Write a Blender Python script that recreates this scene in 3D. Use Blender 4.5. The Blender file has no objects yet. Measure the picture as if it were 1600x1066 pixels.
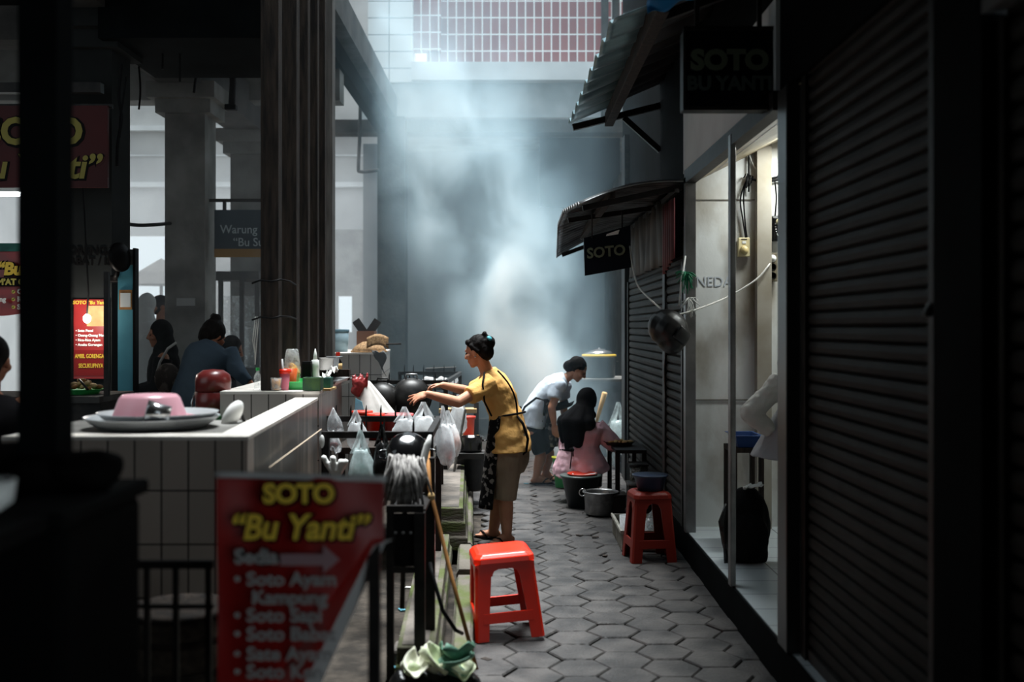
import bpy, bmesh, math, random
from mathutils import Vector, Matrix, noise

# ------------------------------------------------------------------ camera, light, exposure
C = bpy.context.scene
COL = C.collection
F = 1700.0            # focal length in pixels of the 1600 px wide photograph
CAM_H = 1.6
cam_d = bpy.data.cameras.new('camera')
cam_d.sensor_width = 36.0
cam_d.lens = F / 1600 * 36.0
cam_d.shift_y = -22.0 / 1600
cam_d.clip_start = 0.05
cam_d.clip_end = 200
cam_d.dof.use_dof = True
cam_d.dof.focus_distance = 7.8
cam_d.dof.aperture_fstop = 1.7
cam = bpy.data.objects.new('camera', cam_d)
COL.objects.link(cam)
cam.location = (0, 0, CAM_H)
cam.rotation_euler = (math.pi / 2, 0, 0)
C.camera = cam

W = bpy.data.worlds.new('sky')
C.world = W
W.use_nodes = True
bg = W.node_tree.nodes['Background']
bg.inputs['Color'].default_value = (0.80, 0.93, 1.0, 1)
bg.inputs['Strength'].default_value = 0.95

sun_d = bpy.data.lights.new('overcast_sun', 'SUN')
sun_d.energy = 13.0
sun_d.angle = math.radians(30)
sun_d.color = (0.93, 0.98, 1.0)
sun = bpy.data.objects.new('overcast_sun', sun_d)
COL.objects.link(sun)
sun.location = (0, 8, 12)
sun.rotation_euler = (math.radians(-9), math.radians(-1), 0)

C.view_settings.view_transform = 'Standard'
C.view_settings.look = 'None'
C.view_settings.gamma = 1.0
C.view_settings.use_curve_mapping = False
C.view_settings.exposure = 0.0
cy = C.cycles
cy.max_bounces = 8
cy.diffuse_bounces = 2
cy.glossy_bounces = 3
cy.transmission_bounces = 6
cy.transparent_max_bounces = 12
cy.volume_bounces = 2
cy.use_denoising = True
cy.sample_clamp_indirect = 6.0
cy.caustics_reflective = False
cy.caustics_refractive = False

R = random.Random(7)

# ------------------------------------------------------------------ helpers
def P(px, py, d):
    """the point that shows at a photograph pixel, d metres down the alley"""
    return Vector(((px - 800.0) / F * d, d, CAM_H - (py - 511.0) / F * d))

def rgb(r, g, b):
    def f(c):
        c /= 255.0
        return c / 12.92 if c <= 0.04045 else ((c + 0.055) / 1.055) ** 2.4
    return (f(r), f(g), f(b), 1.0)

MATS = {}
def mat(name, col, rough=0.6, metal=0.0, col2=None, scale=6.0, stretch=(1, 1, 1), bump=0.0, bscale=None,
        trans=0.0, alpha=1.0, emit=None, estr=0.0, coat=0.0, spec=None, lo=0.35, hi=0.65, sss=0.0, detail=5.0):
    if name in MATS:
        return MATS[name]
    m = bpy.data.materials.new(name)
    m.use_nodes = True
    nt = m.node_tree
    b = nt.nodes['Principled BSDF']
    b.inputs['Base Color'].default_value = col
    b.inputs['Roughness'].default_value = rough
    b.inputs['Metallic'].default_value = metal
    if spec is None:      # matt sooty things reflect next to nothing, glossier ones the usual amount
        spec = .5 if rough < .45 or metal > .3 else (.06 if max(col[:3]) < .03 else .3)
    b.inputs['Specular IOR Level'].default_value = spec
    if trans: b.inputs['Transmission Weight'].default_value = trans
    if alpha < 1: b.inputs['Alpha'].default_value = alpha
    if coat: b.inputs['Coat Weight'].default_value = coat
    if sss:
        b.inputs['Subsurface Weight'].default_value = sss
        b.inputs['Subsurface Radius'].default_value = (0.02, 0.01, 0.006)
    if emit is not None:
        b.inputs['Emission Color'].default_value = emit
        b.inputs['Emission Strength'].default_value = estr
    if col2 is not None or bump:
        geo = nt.nodes.new('ShaderNodeNewGeometry')
        mp = nt.nodes.new('ShaderNodeMapping')
        mp.inputs['Scale'].default_value = stretch
        nt.links.new(geo.outputs['Position'], mp.inputs['Vector'])
        if col2 is not None:
            n = nt.nodes.new('ShaderNodeTexNoise')
            n.inputs['Scale'].default_value = scale
            n.inputs['Detail'].default_value = detail
            nt.links.new(mp.outputs['Vector'], n.inputs['Vector'])
            r = nt.nodes.new('ShaderNodeValToRGB')
            r.color_ramp.elements[0].position = lo
            r.color_ramp.elements[1].position = hi
            r.color_ramp.elements[0].color = col
            r.color_ramp.elements[1].color = col2
            nt.links.new(n.outputs['Fac'], r.inputs['Fac'])
            nt.links.new(r.outputs['Color'], b.inputs['Base Color'])
        if bump:
            n2 = nt.nodes.new('ShaderNodeTexNoise')
            n2.inputs['Scale'].default_value = bscale or scale * 3
            n2.inputs['Detail'].default_value = 4
            nt.links.new(mp.outputs['Vector'], n2.inputs['Vector'])
            bp = nt.nodes.new('ShaderNodeBump')
            bp.inputs['Strength'].default_value = bump
            bp.inputs['Distance'].default_value = 0.02
            nt.links.new(n2.outputs['Fac'], bp.inputs['Height'])
            nt.links.new(bp.outputs['Normal'], b.inputs['Normal'])
    MATS[name] = m
    return m

def tile_mat(name, axis, bw, bh, col, col2, grout, off=(0, 0), mortar=0.004, rough=0.35, streak=None, sscale=(14, 14, 0.8), slo=0.45, shi=0.7):
    """square glazed tiles laid by world position; streak = colour of the grime that runs down them"""
    m = bpy.data.materials.new(name)
    m.use_nodes = True
    nt = m.node_tree
    L = nt.links.new
    b = nt.nodes['Principled BSDF']
    b.inputs['Roughness'].default_value = rough
    geo = nt.nodes.new('ShaderNodeNewGeometry')
    sep = nt.nodes.new('ShaderNodeSeparateXYZ')
    L(geo.outputs['Position'], sep.inputs[0])
    comb = nt.nodes.new('ShaderNodeCombineXYZ')
    L(sep.outputs[{'x': 0, 'y': 1}[axis[0]]], comb.inputs[0])
    L(sep.outputs[{'z': 2, 'y': 1}[axis[1]]], comb.inputs[1])
    mp = nt.nodes.new('ShaderNodeMapping')
    mp.inputs['Location'].default_value = (off[0], off[1], 0)
    L(comb.outputs[0], mp.inputs['Vector'])
    br = nt.nodes.new('ShaderNodeTexBrick')
    br.offset = 0.0
    br.inputs['Scale'].default_value = 1.0
    br.inputs['Brick Width'].default_value = bw
    br.inputs['Row Height'].default_value = bh
    br.inputs['Mortar Size'].default_value = mortar
    br.inputs['Mortar Smooth'].default_value = 0.1
    br.inputs['Bias'].default_value = 0.0
    br.inputs['Color1'].default_value = col
    br.inputs['Color2'].default_value = col2
    br.inputs['Mortar'].default_value = grout
    L(mp.outputs[0], br.inputs['Vector'])
    out = br.outputs['Color']
    if streak is not None:
        mp2 = nt.nodes.new('ShaderNodeMapping')
        mp2.inputs['Scale'].default_value = sscale
        L(geo.outputs['Position'], mp2.inputs['Vector'])
        n = nt.nodes.new('ShaderNodeTexNoise')
        n.inputs['Scale'].default_value = 1.0
        n.inputs['Detail'].default_value = 6
        L(mp2.outputs[0], n.inputs['Vector'])
        r = nt.nodes.new('ShaderNodeMapRange')
        r.inputs['From Min'].default_value = slo
        r.inputs['From Max'].default_value = shi
        L(n.outputs['Fac'], r.inputs['Value'])
        mx = nt.nodes.new('ShaderNodeMix')
        mx.data_type = 'RGBA'
        L(r.outputs[0], mx.inputs[0])
        L(out, mx.inputs[6])
        mx.inputs[7].default_value = streak
        out = mx.outputs[2]
    L(out, b.inputs['Base Color'])
    bp = nt.nodes.new('ShaderNodeBump')
    bp.inputs['Strength'].default_value = 0.4
    bp.inputs['Distance'].default_value = 0.004
    inv = nt.nodes.new('ShaderNodeMath')
    inv.operation = 'SUBTRACT'
    inv.inputs[0].default_value = 1.0
    L(br.outputs['Fac'], inv.inputs[1])
    L(inv.outputs[0], bp.inputs['Height'])
    L(bp.outputs['Normal'], b.inputs['Normal'])
    return m

def film_mat(name, col, opacity=0.6, rough=0.25, tl=0.5):
    """thin plastic film: part see-through, part translucent, glossy"""
    m = bpy.data.materials.new(name)
    m.use_nodes = True
    nt = m.node_tree
    nt.nodes.clear()
    L = nt.links.new
    out = nt.nodes.new('ShaderNodeOutputMaterial')
    tr = nt.nodes.new('ShaderNodeBsdfTransparent')
    df = nt.nodes.new('ShaderNodeBsdfDiffuse')
    df.inputs['Color'].default_value = col
    tlu = nt.nodes.new('ShaderNodeBsdfTranslucent')
    tlu.inputs['Color'].default_value = col
    gl = nt.nodes.new('ShaderNodeBsdfGlossy')
    gl.inputs['Roughness'].default_value = rough
    a = nt.nodes.new('ShaderNodeMixShader'); a.inputs[0].default_value = tl
    L(df.outputs[0], a.inputs[1]); L(tlu.outputs[0], a.inputs[2])
    b = nt.nodes.new('ShaderNodeMixShader'); b.inputs[0].default_value = 0.12
    L(a.outputs[0], b.inputs[1]); L(gl.outputs[0], b.inputs[2])
    geo = nt.nodes.new('ShaderNodeNewGeometry')
    n = nt.nodes.new('ShaderNodeTexNoise'); n.inputs['Scale'].default_value = 30
    L(geo.outputs['Position'], n.inputs['Vector'])
    mr = nt.nodes.new('ShaderNodeMapRange')
    mr.inputs['From Min'].default_value = 0.3; mr.inputs['From Max'].default_value = 0.7
    mr.inputs['To Min'].default_value = max(0, opacity - 0.2); mr.inputs['To Max'].default_value = min(1, opacity + 0.2)
    L(n.outputs['Fac'], mr.inputs['Value'])
    c = nt.nodes.new('ShaderNodeMixShader')
    L(mr.outputs[0], c.inputs[0])
    L(tr.outputs[0], c.inputs[1]); L(b.outputs[0], c.inputs[2])
    L(c.outputs[0], out.inputs['Surface'])
    return m

def frame_of(d):
    """orthonormal frame whose third axis is d"""
    d = Vector(d).normalized()
    a = Vector((0, 0, 1)) if abs(d.z) < 0.9 else Vector((1, 0, 0))
    x = a.cross(d).normalized()
    y = d.cross(x).normalized()
    return x, y, d

class MB:
    """collects shapes for ONE mesh"""
    def __init__(s):
        s.v = []; s.f = []; s.M = Matrix.Identity(4)
    def add(s, vs, fs):
        o = len(s.v)
        s.v += [s.M @ Vector(v) for v in vs]
        s.f += [tuple(i + o for i in f) for f in fs]
        return s
    def box(s, x0, x1, y0, y1, z0, z1):
        vs = [(x, y, z) for z in (z0, z1) for y in (y0, y1) for x in (x0, x1)]
        return s.add(vs, [(0, 2, 3, 1), (4, 5, 7, 6), (0, 1, 5, 4), (2, 6, 7, 3), (0, 4, 6, 2), (1, 3, 7, 5)])
    def obox(s, c, size, rot=None):
        old = s.M
        s.M = old @ Matrix.Translation(Vector(c)) @ (rot.to_4x4() if rot else Matrix.Identity(4))
        a, b, d = [k / 2 for k in size]
        s.box(-a, a, -b, b, -d, d)
        s.M = old
        return s
    def bar(s, p, q, w, h=None, up=(0, 0, 1)):
        """square bar from p to q"""
        h = h or w
        p, q = Vector(p), Vector(q)
        d = (q - p).normalized()
        u = Vector(up)
        if abs(d.dot(u)) > 0.95: u = Vector((0, 1, 0))
        x = u.cross(d).normalized() * (w / 2)
        y = d.cross(x).normalized() * (h / 2)
        vs = [a + sx * x + sy * y for a in (p, q) for sx, sy in ((-1, -1), (1, -1), (1, 1), (-1, 1))]
        return s.add(vs, [(3, 2, 1, 0), (4, 5, 6, 7), (0, 1, 5, 4), (1, 2, 6, 5), (2, 3, 7, 6), (3, 0, 4, 7)])
    def rings(s, rings, cap=True, close=False):
        n = len(rings[0]); vs = [p for r in rings for p in r]; fs = []
        m = len(rings)
        for i in range(m if close else m - 1):
            a, b = i * n, ((i + 1) % m) * n
            for j in range(n):
                k = (j + 1) % n
                fs.append((a + j, a + k, b + k, b + j))
        if cap and not close:
            fs.append(tuple(reversed(range(n))))
            fs.append(tuple((m - 1) * n + j for j in range(n)))
        return s.add(vs, fs)
    def tube(s, pts, r, n=8, cap=True):
        pts = [Vector(p) for p in pts]
        rr = r if isinstance(r, (list, tuple)) else [r] * len(pts)
        rings = []; x = None
        for i, p in enumerate(pts):
            t = (pts[min(i + 1, len(pts) - 1)] - pts[max(i - 1, 0)]).normalized()
            if x is None: x, y, _ = frame_of(t)
            else:
                x = (x - t * x.dot(t)).normalized()
                y = t.cross(x)
            rings.append([p + rr[i] * (math.cos(a) * x + math.sin(a) * y) for a in [2 * math.pi * k / n for k in range(n)]])
        return s.rings(rings, cap)
    def lathe(s, prof, n=20, c=(0, 0, 0), axis=(0, 0, 1), squash=None):
        x, y, d = frame_of(axis)
        if abs(Vector(axis).normalized().z) > 0.999: x, y = Vector((1, 0, 0)), Vector((0, 1, 0))
        c = Vector(c)
        sq = squash or (1, 1)
        rings = [[c + d * z + max(r, 1e-4) * (sq[0] * math.cos(2 * math.pi * k / n) * x + sq[1] * math.sin(2 * math.pi * k / n) * y) for k in range(n)] for r, z in prof]
        return s.rings(rings, True)
    def ell(s, c, r, rot=None, nu=14, nv=9):
        r = (r, r, r) if not isinstance(r, (tuple, list, Vector)) else r
        rot = rot or Matrix.Identity(3)
        c = Vector(c)
        vs = [c + rot @ Vector((0, 0, -r[2]))]
        for i in range(1, nv):
            t = -math.pi / 2 + math.pi * i / nv
            for j in range(nu):
                a = 2 * math.pi * j / nu
                vs.append(c + rot @ Vector((r[0] * math.cos(t) * math.cos(a), r[1] * math.cos(t) * math.sin(a), r[2] * math.sin(t))))
        vs.append(c + rot @ Vector((0, 0, r[2])))
        fs = [(0, 1 + (j + 1) % nu, 1 + j) for j in range(nu)]
        for i in range(nv - 2):
            a = 1 + i * nu; b = a + nu
            for j in range(nu):
                k = (j + 1) % nu
                fs.append((a + j, a + k, b + k, b + j))
        a = 1 + (nv - 2) * nu; t = len(vs) - 1
        fs += [(a + j, a + (j + 1) % nu, t) for j in range(nu)]
        return s.add(vs, fs)
    def cap(s, p0, r0, p1, r1, n=12):
        """tapered limb with round ends"""
        p0, p1 = Vector(p0), Vector(p1)
        x, y, d = frame_of(p1 - p0)
        rings = []
        for t in (-80, -55, -25): rings.append((p0 + d * r0 * math.sin(math.radians(t)), r0 * math.cos(math.radians(t))))
        rings.append((p0, r0)); rings.append((p1, r1))
        for t in (25, 55, 80): rings.append((p1 + d * r1 * math.sin(math.radians(t)), r1 * math.cos(math.radians(t))))
        return s.rings([[c + r * (math.cos(2 * math.pi * k / n) * x + math.sin(2 * math.pi * k / n) * y) for k in range(n)] for c, r in rings])
    def chain(s, pts, rr, n=12):
        for i in range(len(pts) - 1): s.cap(pts[i], rr[i], pts[i + 1], rr[i + 1], n)
        return s
    def loft(s, secs, n=20):
        """secs: (centre, u vector, v vector) ellipses"""
        rings = [[Vector(c) + math.cos(2 * math.pi * k / n) * Vector(u) + math.sin(2 * math.pi * k / n) * Vector(v) for k in range(n)] for c, u, v in secs]
        return s.rings(rings)
    def sheet(s, fn, nu, nv):
        vs = [Vector(fn(i / nu, j / nv)) for j in range(nv + 1) for i in range(nu + 1)]
        fs = [(j * (nu + 1) + i, j * (nu + 1) + i + 1, (j + 1) * (nu + 1) + i + 1, (j + 1) * (nu + 1) + i) for j in range(nv) for i in range(nu)]
        return s.add(vs, fs)
    def prism(s, pts, vec):
        vec = Vector(vec); n = len(pts)
        vs = [Vector(p) for p in pts] + [Vector(p) + vec for p in pts]
        fs = [tuple(reversed(range(n))), tuple(range(n, 2 * n))] + [(i, (i + 1) % n, n + (i + 1) % n, n + i) for i in range(n)]
        return s.add(vs, fs)
    def build(s, name, m, parent=None, smooth=False, bevel=0, solid=0, sub=0, auto=False):
        me = bpy.data.meshes.new(name)
        off = Vector((0, 0, 0)); p = parent
        while p is not None:
            off += p.location; p = p.parent
        me.from_pydata([v - off for v in s.v], [], s.f)
        return finish(name, me, m, parent, smooth, bevel, solid, sub)

def finish(name, me, m, parent=None, smooth=False, bevel=0, solid=0, sub=0):
    bm = bmesh.new(); bm.from_mesh(me)
    bmesh.ops.recalc_face_normals(bm, faces=bm.faces)
    bm.to_mesh(me); bm.free()
    me.materials.clear(); me.materials.append(m)
    if smooth:
        for p in me.polygons: p.use_smooth = True
    o = bpy.data.objects.new(name, me)
    COL.objects.link(o)
    o.parent = parent
    if solid:
        k = o.modifiers.new('thickness', 'SOLIDIFY'); k.thickness = solid; k.offset = 0
    if sub:
        k = o.modifiers.new('smooth', 'SUBSURF'); k.levels = sub; k.render_levels = sub
    if bevel:
        k = o.modifiers.new('edges', 'BEVEL'); k.width = bevel; k.segments = 2; k.limit_method = 'ANGLE'
    return o

def tag(o, label, cat, group=None, kind=None):
    o['label'] = label; o['category'] = cat
    if group: o['group'] = group
    if kind: o['kind'] = kind
    return o

def thing(name, label, cat, loc=(0, 0, 0), group=None):
    o = bpy.data.objects.new(name, None)
    COL.objects.link(o)
    o.location = loc
    o.empty_display_size = 0.1
    return tag(o, label, cat, group)

def struct(o, label=None, cat=None):
    o['kind'] = 'structure'
    if label: o['label'] = label
    if cat: o['category'] = cat
    return o

def dup(root, loc, rotz=None, label=None, group=None):
    def cp(o, par):
        c = o.copy(); COL.objects.link(c)
        if par is not None: c.parent = par
        for ch in list(o.children): cp(ch, c)
        return c
    c = cp(root, None)
    c.location = loc
    if rotz is not None: c.rotation_euler = (0, 0, rotz)
    if label: c['label'] = label
    if group: c['group'] = group
    return c

def evaluated(mb, mods):
    """mesh of mb after the modifiers that mods(o) adds"""
    me = bpy.data.meshes.new('tmp'); me.from_pydata(mb.v, [], mb.f)
    bm = bmesh.new(); bm.from_mesh(me); bmesh.ops.recalc_face_normals(bm, faces=bm.faces); bm.to_mesh(me); bm.free()
    o = bpy.data.objects.new('tmp', me); COL.objects.link(o)
    mods(o)
    dg = bpy.context.evaluated_depsgraph_get()
    out = bpy.data.meshes.new_from_object(o.evaluated_get(dg))
    bpy.data.objects.remove(o); bpy.data.meshes.remove(me)
    return out

def merged(mb, name, m, parent=None, vox=0.008, sm=4, wob=0.0, wscale=9.0, wst=(1, 1, 1), keep=None):
    """all overlapping shapes of mb grown together into one continuous skin; wob = folds"""
    def mods(o):
        k = o.modifiers.new('r', 'REMESH'); k.mode = 'VOXEL'; k.voxel_size = vox
        if sm:
            k = o.modifiers.new('s', 'SMOOTH'); k.factor = 0.5; k.iterations = sm
    me = evaluated(mb, mods)
    if wob:
        nv = [0.0] * (3 * len(me.vertices)); me.vertices.foreach_get('normal', nv)
        for i, v in enumerate(me.vertices):
            q = Vector((v.co.x * wst[0], v.co.y * wst[1], v.co.z * wst[2])) * wscale
            h = noise.noise(q) + 0.5 * noise.noise(q * 2.1 + Vector((7, 3, 1)))
            v.co = v.co + Vector(nv[3 * i:3 * i + 3]) * (wob * h)
    off = Vector((0, 0, 0)); p = parent
    while p is not None:
        off += p.location; p = p.parent
    for v in me.vertices: v.co -= off
    return finish(name, me, m, parent, smooth=True)

def text(body, size, m, loc, parent, name='lettering', right=(1, 0, 0), up=(0, 0, 1), bold=0.0, shear=0.0, extrude=0.002, align='CENTER', xs=1.0, ys=1.0):
    cu = bpy.data.curves.new('t', 'FONT')
    cu.body = body; cu.size = size; cu.offset = bold; cu.shear = shear; cu.extrude = extrude
    cu.align_x = align; cu.align_y = 'CENTER'; cu.resolution_u = 3
    o = bpy.data.objects.new('t', cu); COL.objects.link(o)
    dg = bpy.context.evaluated_depsgraph_get()
    me = bpy.data.meshes.new_from_object(o.evaluated_get(dg))
    bpy.data.objects.remove(o); bpy.data.curves.remove(cu)
    x = Vector(right).normalized(); z = Vector(up).normalized(); y = x.cross(z)   # y runs away from the viewer
    off = Vector((0, 0, 0)); p = parent
    while p is not None:
        off += p.location; p = p.parent
    for v in me.vertices:
        v.co = Vector(loc) + x * v.co.x * xs + z * v.co.y * ys - y * v.co.z - off
    return finish(name, me, m, parent)
# ------------------------------------------------------------------ materials
M_paver = mat('paver_stone', rgb(50, 49, 49), 0.52, col2=rgb(80, 77, 75), scale=5, bump=0.35, bscale=60)
M_dirt = mat('dark_earth', rgb(44, 41, 38), 0.9, col2=rgb(70, 64, 58), scale=8, bump=0.8, bscale=30)
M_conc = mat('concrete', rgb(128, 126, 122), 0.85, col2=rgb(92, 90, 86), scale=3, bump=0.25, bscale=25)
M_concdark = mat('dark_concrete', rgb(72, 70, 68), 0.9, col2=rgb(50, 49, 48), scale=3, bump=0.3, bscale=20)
M_hallwall = mat('hall_plaster', rgb(192, 192, 190), 0.9, col2=rgb(168, 168, 167), scale=1.2)
M_white = mat('white_plaster', rgb(222, 224, 224), 0.85, col2=rgb(200, 202, 202), scale=1.5)
M_soot = mat('sooty_paint', rgb(17, 20, 21), 0.85, col2=rgb(11, 13, 14), scale=4, spec=.04)
M_black = mat('black_iron', rgb(20, 19, 19), 0.5, spec=.2, col2=rgb(40, 36, 34), scale=14)
M_timber = mat('weathered_timber', rgb(62, 52, 45), 0.85, col2=rgb(30, 26, 24), scale=5, stretch=(6, 6, 0.7), bump=0.4, bscale=20)
M_moss = mat('mossy_concrete', rgb(92, 86, 78), 0.9, col2=rgb(72, 80, 42), scale=5, stretch=(1, 0.7, 3), bump=0.5, bscale=30, lo=0.42, hi=0.6)
M_slab = mat('ledge_concrete', rgb(116, 108, 100), 0.9, col2=rgb(72, 68, 64), scale=5, bump=0.4, bscale=30)
M_alu = mat('aluminium', rgb(150, 150, 150), 0.4, 0.85, col2=rgb(110, 110, 110), scale=4)
M_shutter = mat('shutter_paint', rgb(48, 45, 42), 0.6, 0.0, spec=.10, col2=rgb(30, 28, 26), scale=3, bump=0.08)
M_shopwall = mat('stained_shop_wall', rgb(226, 228, 226), 0.8, col2=rgb(140, 126, 102), scale=2.6, lo=0.46, hi=0.74, bump=0.06, bscale=30, stretch=(1, 1, 0.6))
M_tile_front = tile_mat('cream_tile_front', 'xz', 0.1, 0.2, rgb(188, 172, 160), rgb(174, 160, 149), rgb(58, 53, 50), off=(0.005, 0.01), mortar=0.0035)
M_tile_mid = tile_mat('cream_tile_middle', 'xz', 0.1, 0.2, rgb(190, 182, 174), rgb(178, 170, 163), rgb(62, 58, 55), off=(0.01, -0.026), mortar=0.0035)
M_tile_far = tile_mat('cream_tile_far', 'xz', 0.1, 0.2, rgb(200, 194, 188), rgb(188, 182, 176), rgb(70, 66, 62), off=(0.0, 0.04), mortar=0.0035)
M_tile_side = tile_mat('streaked_tile_side', 'yz', 1.6, 0.2, rgb(150, 137, 124), rgb(138, 126, 114), rgb(176, 162, 144), off=(0.2, 0.01), mortar=0.003,
                       streak=rgb(46, 41, 37), sscale=(12, 12, 0.7), slo=0.24, shi=0.50)
M_cap = mat('white_tile_cap', rgb(226, 220, 212), 0.5, col2=rgb(190, 182, 172), scale=8, lo=0.45, hi=0.75)
M_shopfloor = tile_mat('shop_floor_tile', 'xy', 0.3, 0.3, rgb(196, 204, 208), rgb(186, 196, 200), rgb(120, 124, 126), rough=0.25)

# ------------------------------------------------------------------ the ground
def quad(name, pts, m, kind='structure', thick=0.1):
    return struct(MB().prism([(x, y, z - thick) for x, y, z in pts], (0, 0, thick)).build(name, m))

quad('ground', [(-16, -8, -0.02), (3.2, -8, -0.02), (3.2, 40, -0.02), (-16, 40, -0.02)], M_dirt, thick=0.2)
quad('floor_hall', [(-15, 4, 0.0), (-1.9, 4, 0.0), (-1.9, 26, 0.0), (-15, 26, 0.0)], M_conc, thick=0.015)

def curb_x(y): return -0.036 * y            # the gutter kerb runs a little to the left of the alley

mb = MB()
tip, row = 0.144, 0.249
for i in range(-3, 9):
    for j in range(14, 56):
        cx = 0.1 + i * 0.2165
        cyy = -0.5 + j * row + (0.1245 if i % 2 else 0)
        if cx < curb_x(cyy) - 0.0 or cx > 1.26: continue
        r_ = tip * R.uniform(0.95, 0.985)
        tz = R.uniform(-0.004, 0.004); ta, tb = R.uniform(-0.02, 0.02), R.uniform(-0.02, 0.02)
        ca = R.uniform(-0.03, 0.03)
        ring = lambda rr, z: [Vector((cx + rr * math.cos(ca + k * math.pi / 3), cyy + rr * math.sin(ca + k * math.pi / 3), z + tz + ta * rr * math.cos(k * math.pi / 3) + tb * rr * math.sin(k * math.pi / 3))) for k in range(6)]
        rs = [ring(r_, -0.05), ring(r_, -0.004), ring(r_ - 0.006, 0.003), ring(r_ * 0.5, 0.004)]
        mb.rings(rs)
floor = struct(mb.build('floor', M_paver))

# unseen roof and dark walls added round the camera to keep the near end dark
struct(MB().box(-3.4, 1.35, -7.5, 4.6, 4.3, 4.45).build('shade_ceiling_near', M_soot))
struct(MB().box(-3.5, -3.35, -7.5, 3.0, 0, 4.3).build('shade_wall_near', M_soot))
struct(MB().box(-3.5, 1.35, -7.6, -7.5, 0, 4.45).build('shade_wall_rear', M_soot))
struct(MB().box(.22, 1.3, -3, 5.5, 3.34, 3.42).build('shade_ceiling_side', M_soot))  # added out of view to shade the right-hand floor

# ------------------------------------------------------------------ right side: shop fronts
XR = 1.2
STEP = 0.2
struct(MB().box(XR, 3.0, -2.0, 12.0, -0.05, STEP).build('floor_shop', M_shopfloor))
struct(MB().box(XR - 0.012, XR, -2.0, 12.0, -0.05, STEP - 0.004).build('baseboard_step', M_soot))
# wall above the shops, piers between them
mb = MB()
mb.box(XR + 0.02, XR + 0.2, -7.5, 4.95, 2.67, 4.4)
mb.build  # noqa
struct(mb.build('wall_right', M_soot))
struct(MB().box(XR + 0.0, XR + 0.2, 4.95, 7.62, 2.67, 3.1).build('wall_transom', M_white))
struct(MB().box(XR + 0.02, XR + 0.2, 4.95, 12.0, 3.1, 7.0).build('wall_upper', M_soot))
struct(MB().box(XR + 0.02, XR + 0.2, 7.74, 12.0, 2.3, 3.1).build('wall_lintel', M_soot))
struct(MB().box(XR + 0.0, XR + 0.22, 2.78, 3.1, STEP, 2.67).build('pillar', M_soot))
# the open shop
struct(MB().box(XR + 0.06, 2.7, 7.62, 7.72, STEP, 3.4).build('wall_back', M_shopwall))
struct(MB().box(1.70, 1.80, 7.54, 7.62, STEP, 3.2).build('pillar', mat('pilaster', rgb(170, 164, 152), 0.85, col2=rgb(150, 142, 126), scale=4)))
struct(MB().box(2.7, 2.8, 4.7, 7.7, STEP, 3.4).build('wall_side', M_shopwall))
struct(MB().box(XR + 0.06, 2.7, 4.6, 4.7, STEP, 3.4).build('wall_front', M_shopwall))
M_ceil = mat('yellowed_ceiling', rgb(178, 166, 140), 0.5, col2=rgb(140, 124, 96), scale=3)
mb = MB()
mb.prism([(XR + 0.05, 4.7, 2.60), (XR + 0.05, 7.62, 2.60), (2.72, 7.62, 3.32), (2.72, 4.7, 3.32)], (0, 0, 0.06))
struct(mb.build('ceiling_shop', M_ceil))
# aluminium frame of the open shop
mb = MB()
mb.box(XR - 0.02, XR + 0.05, 7.40, 7.47, STEP, 2.62)
fr = struct(mb.build('door_1', M_alu), 'aluminium frame of the open shop front', 'door frame')
for y0, y1, w in ((5.85, 5.92, 0.005), (4.66, 4.82, 0.04)):
    o = MB().box(XR - 0.025, XR + w, y0, y1, STEP, 2.64).build('post', M_alu if y0 > 5 else mat('dark_aluminium', rgb(84, 84, 84), 0.35, 0.8), fr, bevel=0.006)
MB().box(XR - 0.02, XR + 0.05, 4.92, 7.47, 2.58, 2.67).build('header', M_black, fr)
MB().box(XR - 0.005, XR + 0.04, 7.47, 7.6, STEP, 2.3).build('side_strip', M_black, fr)

def shutter(label, y0, y1, z0, z1, pitch, x=XR + 0.06, name='rolling_shutter', side_mat=None):
    t = thing(name, label, 'shutter', (x, (y0 + y1) / 2, z0))
    n = int((z1 - z0) / pitch)
    prof = []
    for i in range(n + 1):
        z = z0 + i * pitch
        prof += [(x + 0.004, z + 0.002), (x - 0.012, z + pitch * 0.18), (x - 0.016, z + pitch * 0.5), (x - 0.010, z + pitch * 0.85), (x + 0.006, z + pitch * 0.97)]
    vs = [(px, y0, z) for px, z in prof] + [(px, y1, z) for px, z in prof]
    k = len(prof)
    m_ = MB().add(vs, [(i, i + 1, k + i + 1, k + i) for i in range(k - 1)])
    m_.build('slat_curtain', M_shutter, t, solid=0.003)
    sm = side_mat or M_black
    MB().box(x - 0.03, x + 0.02, y0 - 0.05, y0 + 0.015, z0, z1).build('guide_rail', sm, t)
    MB().box(x - 0.03, x + 0.02, y1 - 0.015, y1 + 0.05, z0, z1).build('guide_rail', sm, t)
    MB().box(x - 0.02, x + 0.02, y0, y1, z0, z0 + 0.05).build('bottom_bar', M_black, t)
    return t
sh = shutter('wide closed steel roller shutter right beside the open lit shop', 3.2, 4.58, STEP, 2.66, 0.0585)
MB().cap((XR + 0.03, 3.2, 1.66), 0.012, (XR + 0.02, 3.2, 1.64), 0.012).build('latch', M_alu, sh)
shutter('closed roller shutter nearest the camera, cut off by the picture edge', 1.4, 2.74, STEP, 2.38, 0.075)
struct(MB().box(XR + 0.0, XR + 0.1, 1.3, 2.8, 2.40, 2.67).build('wall_header', mat('grey_header', rgb(120, 122, 124), 0.8)))
sh = shutter('weathered roller shutter behind the red stool, under the low awning', 7.66, 8.5, STEP, 2.06, 0.066, x=XR + 0.02)
shutter('weathered roller shutter farther down the alley, behind the hanging helmet', 8.6, 11.2, STEP, 2.06, 0.066, x=XR + 0.02)
struct(MB().box(XR + 0.1, XR + 0.2, 7.74, 11.6, STEP, 2.4).build('wall_behind', M_soot))
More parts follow.
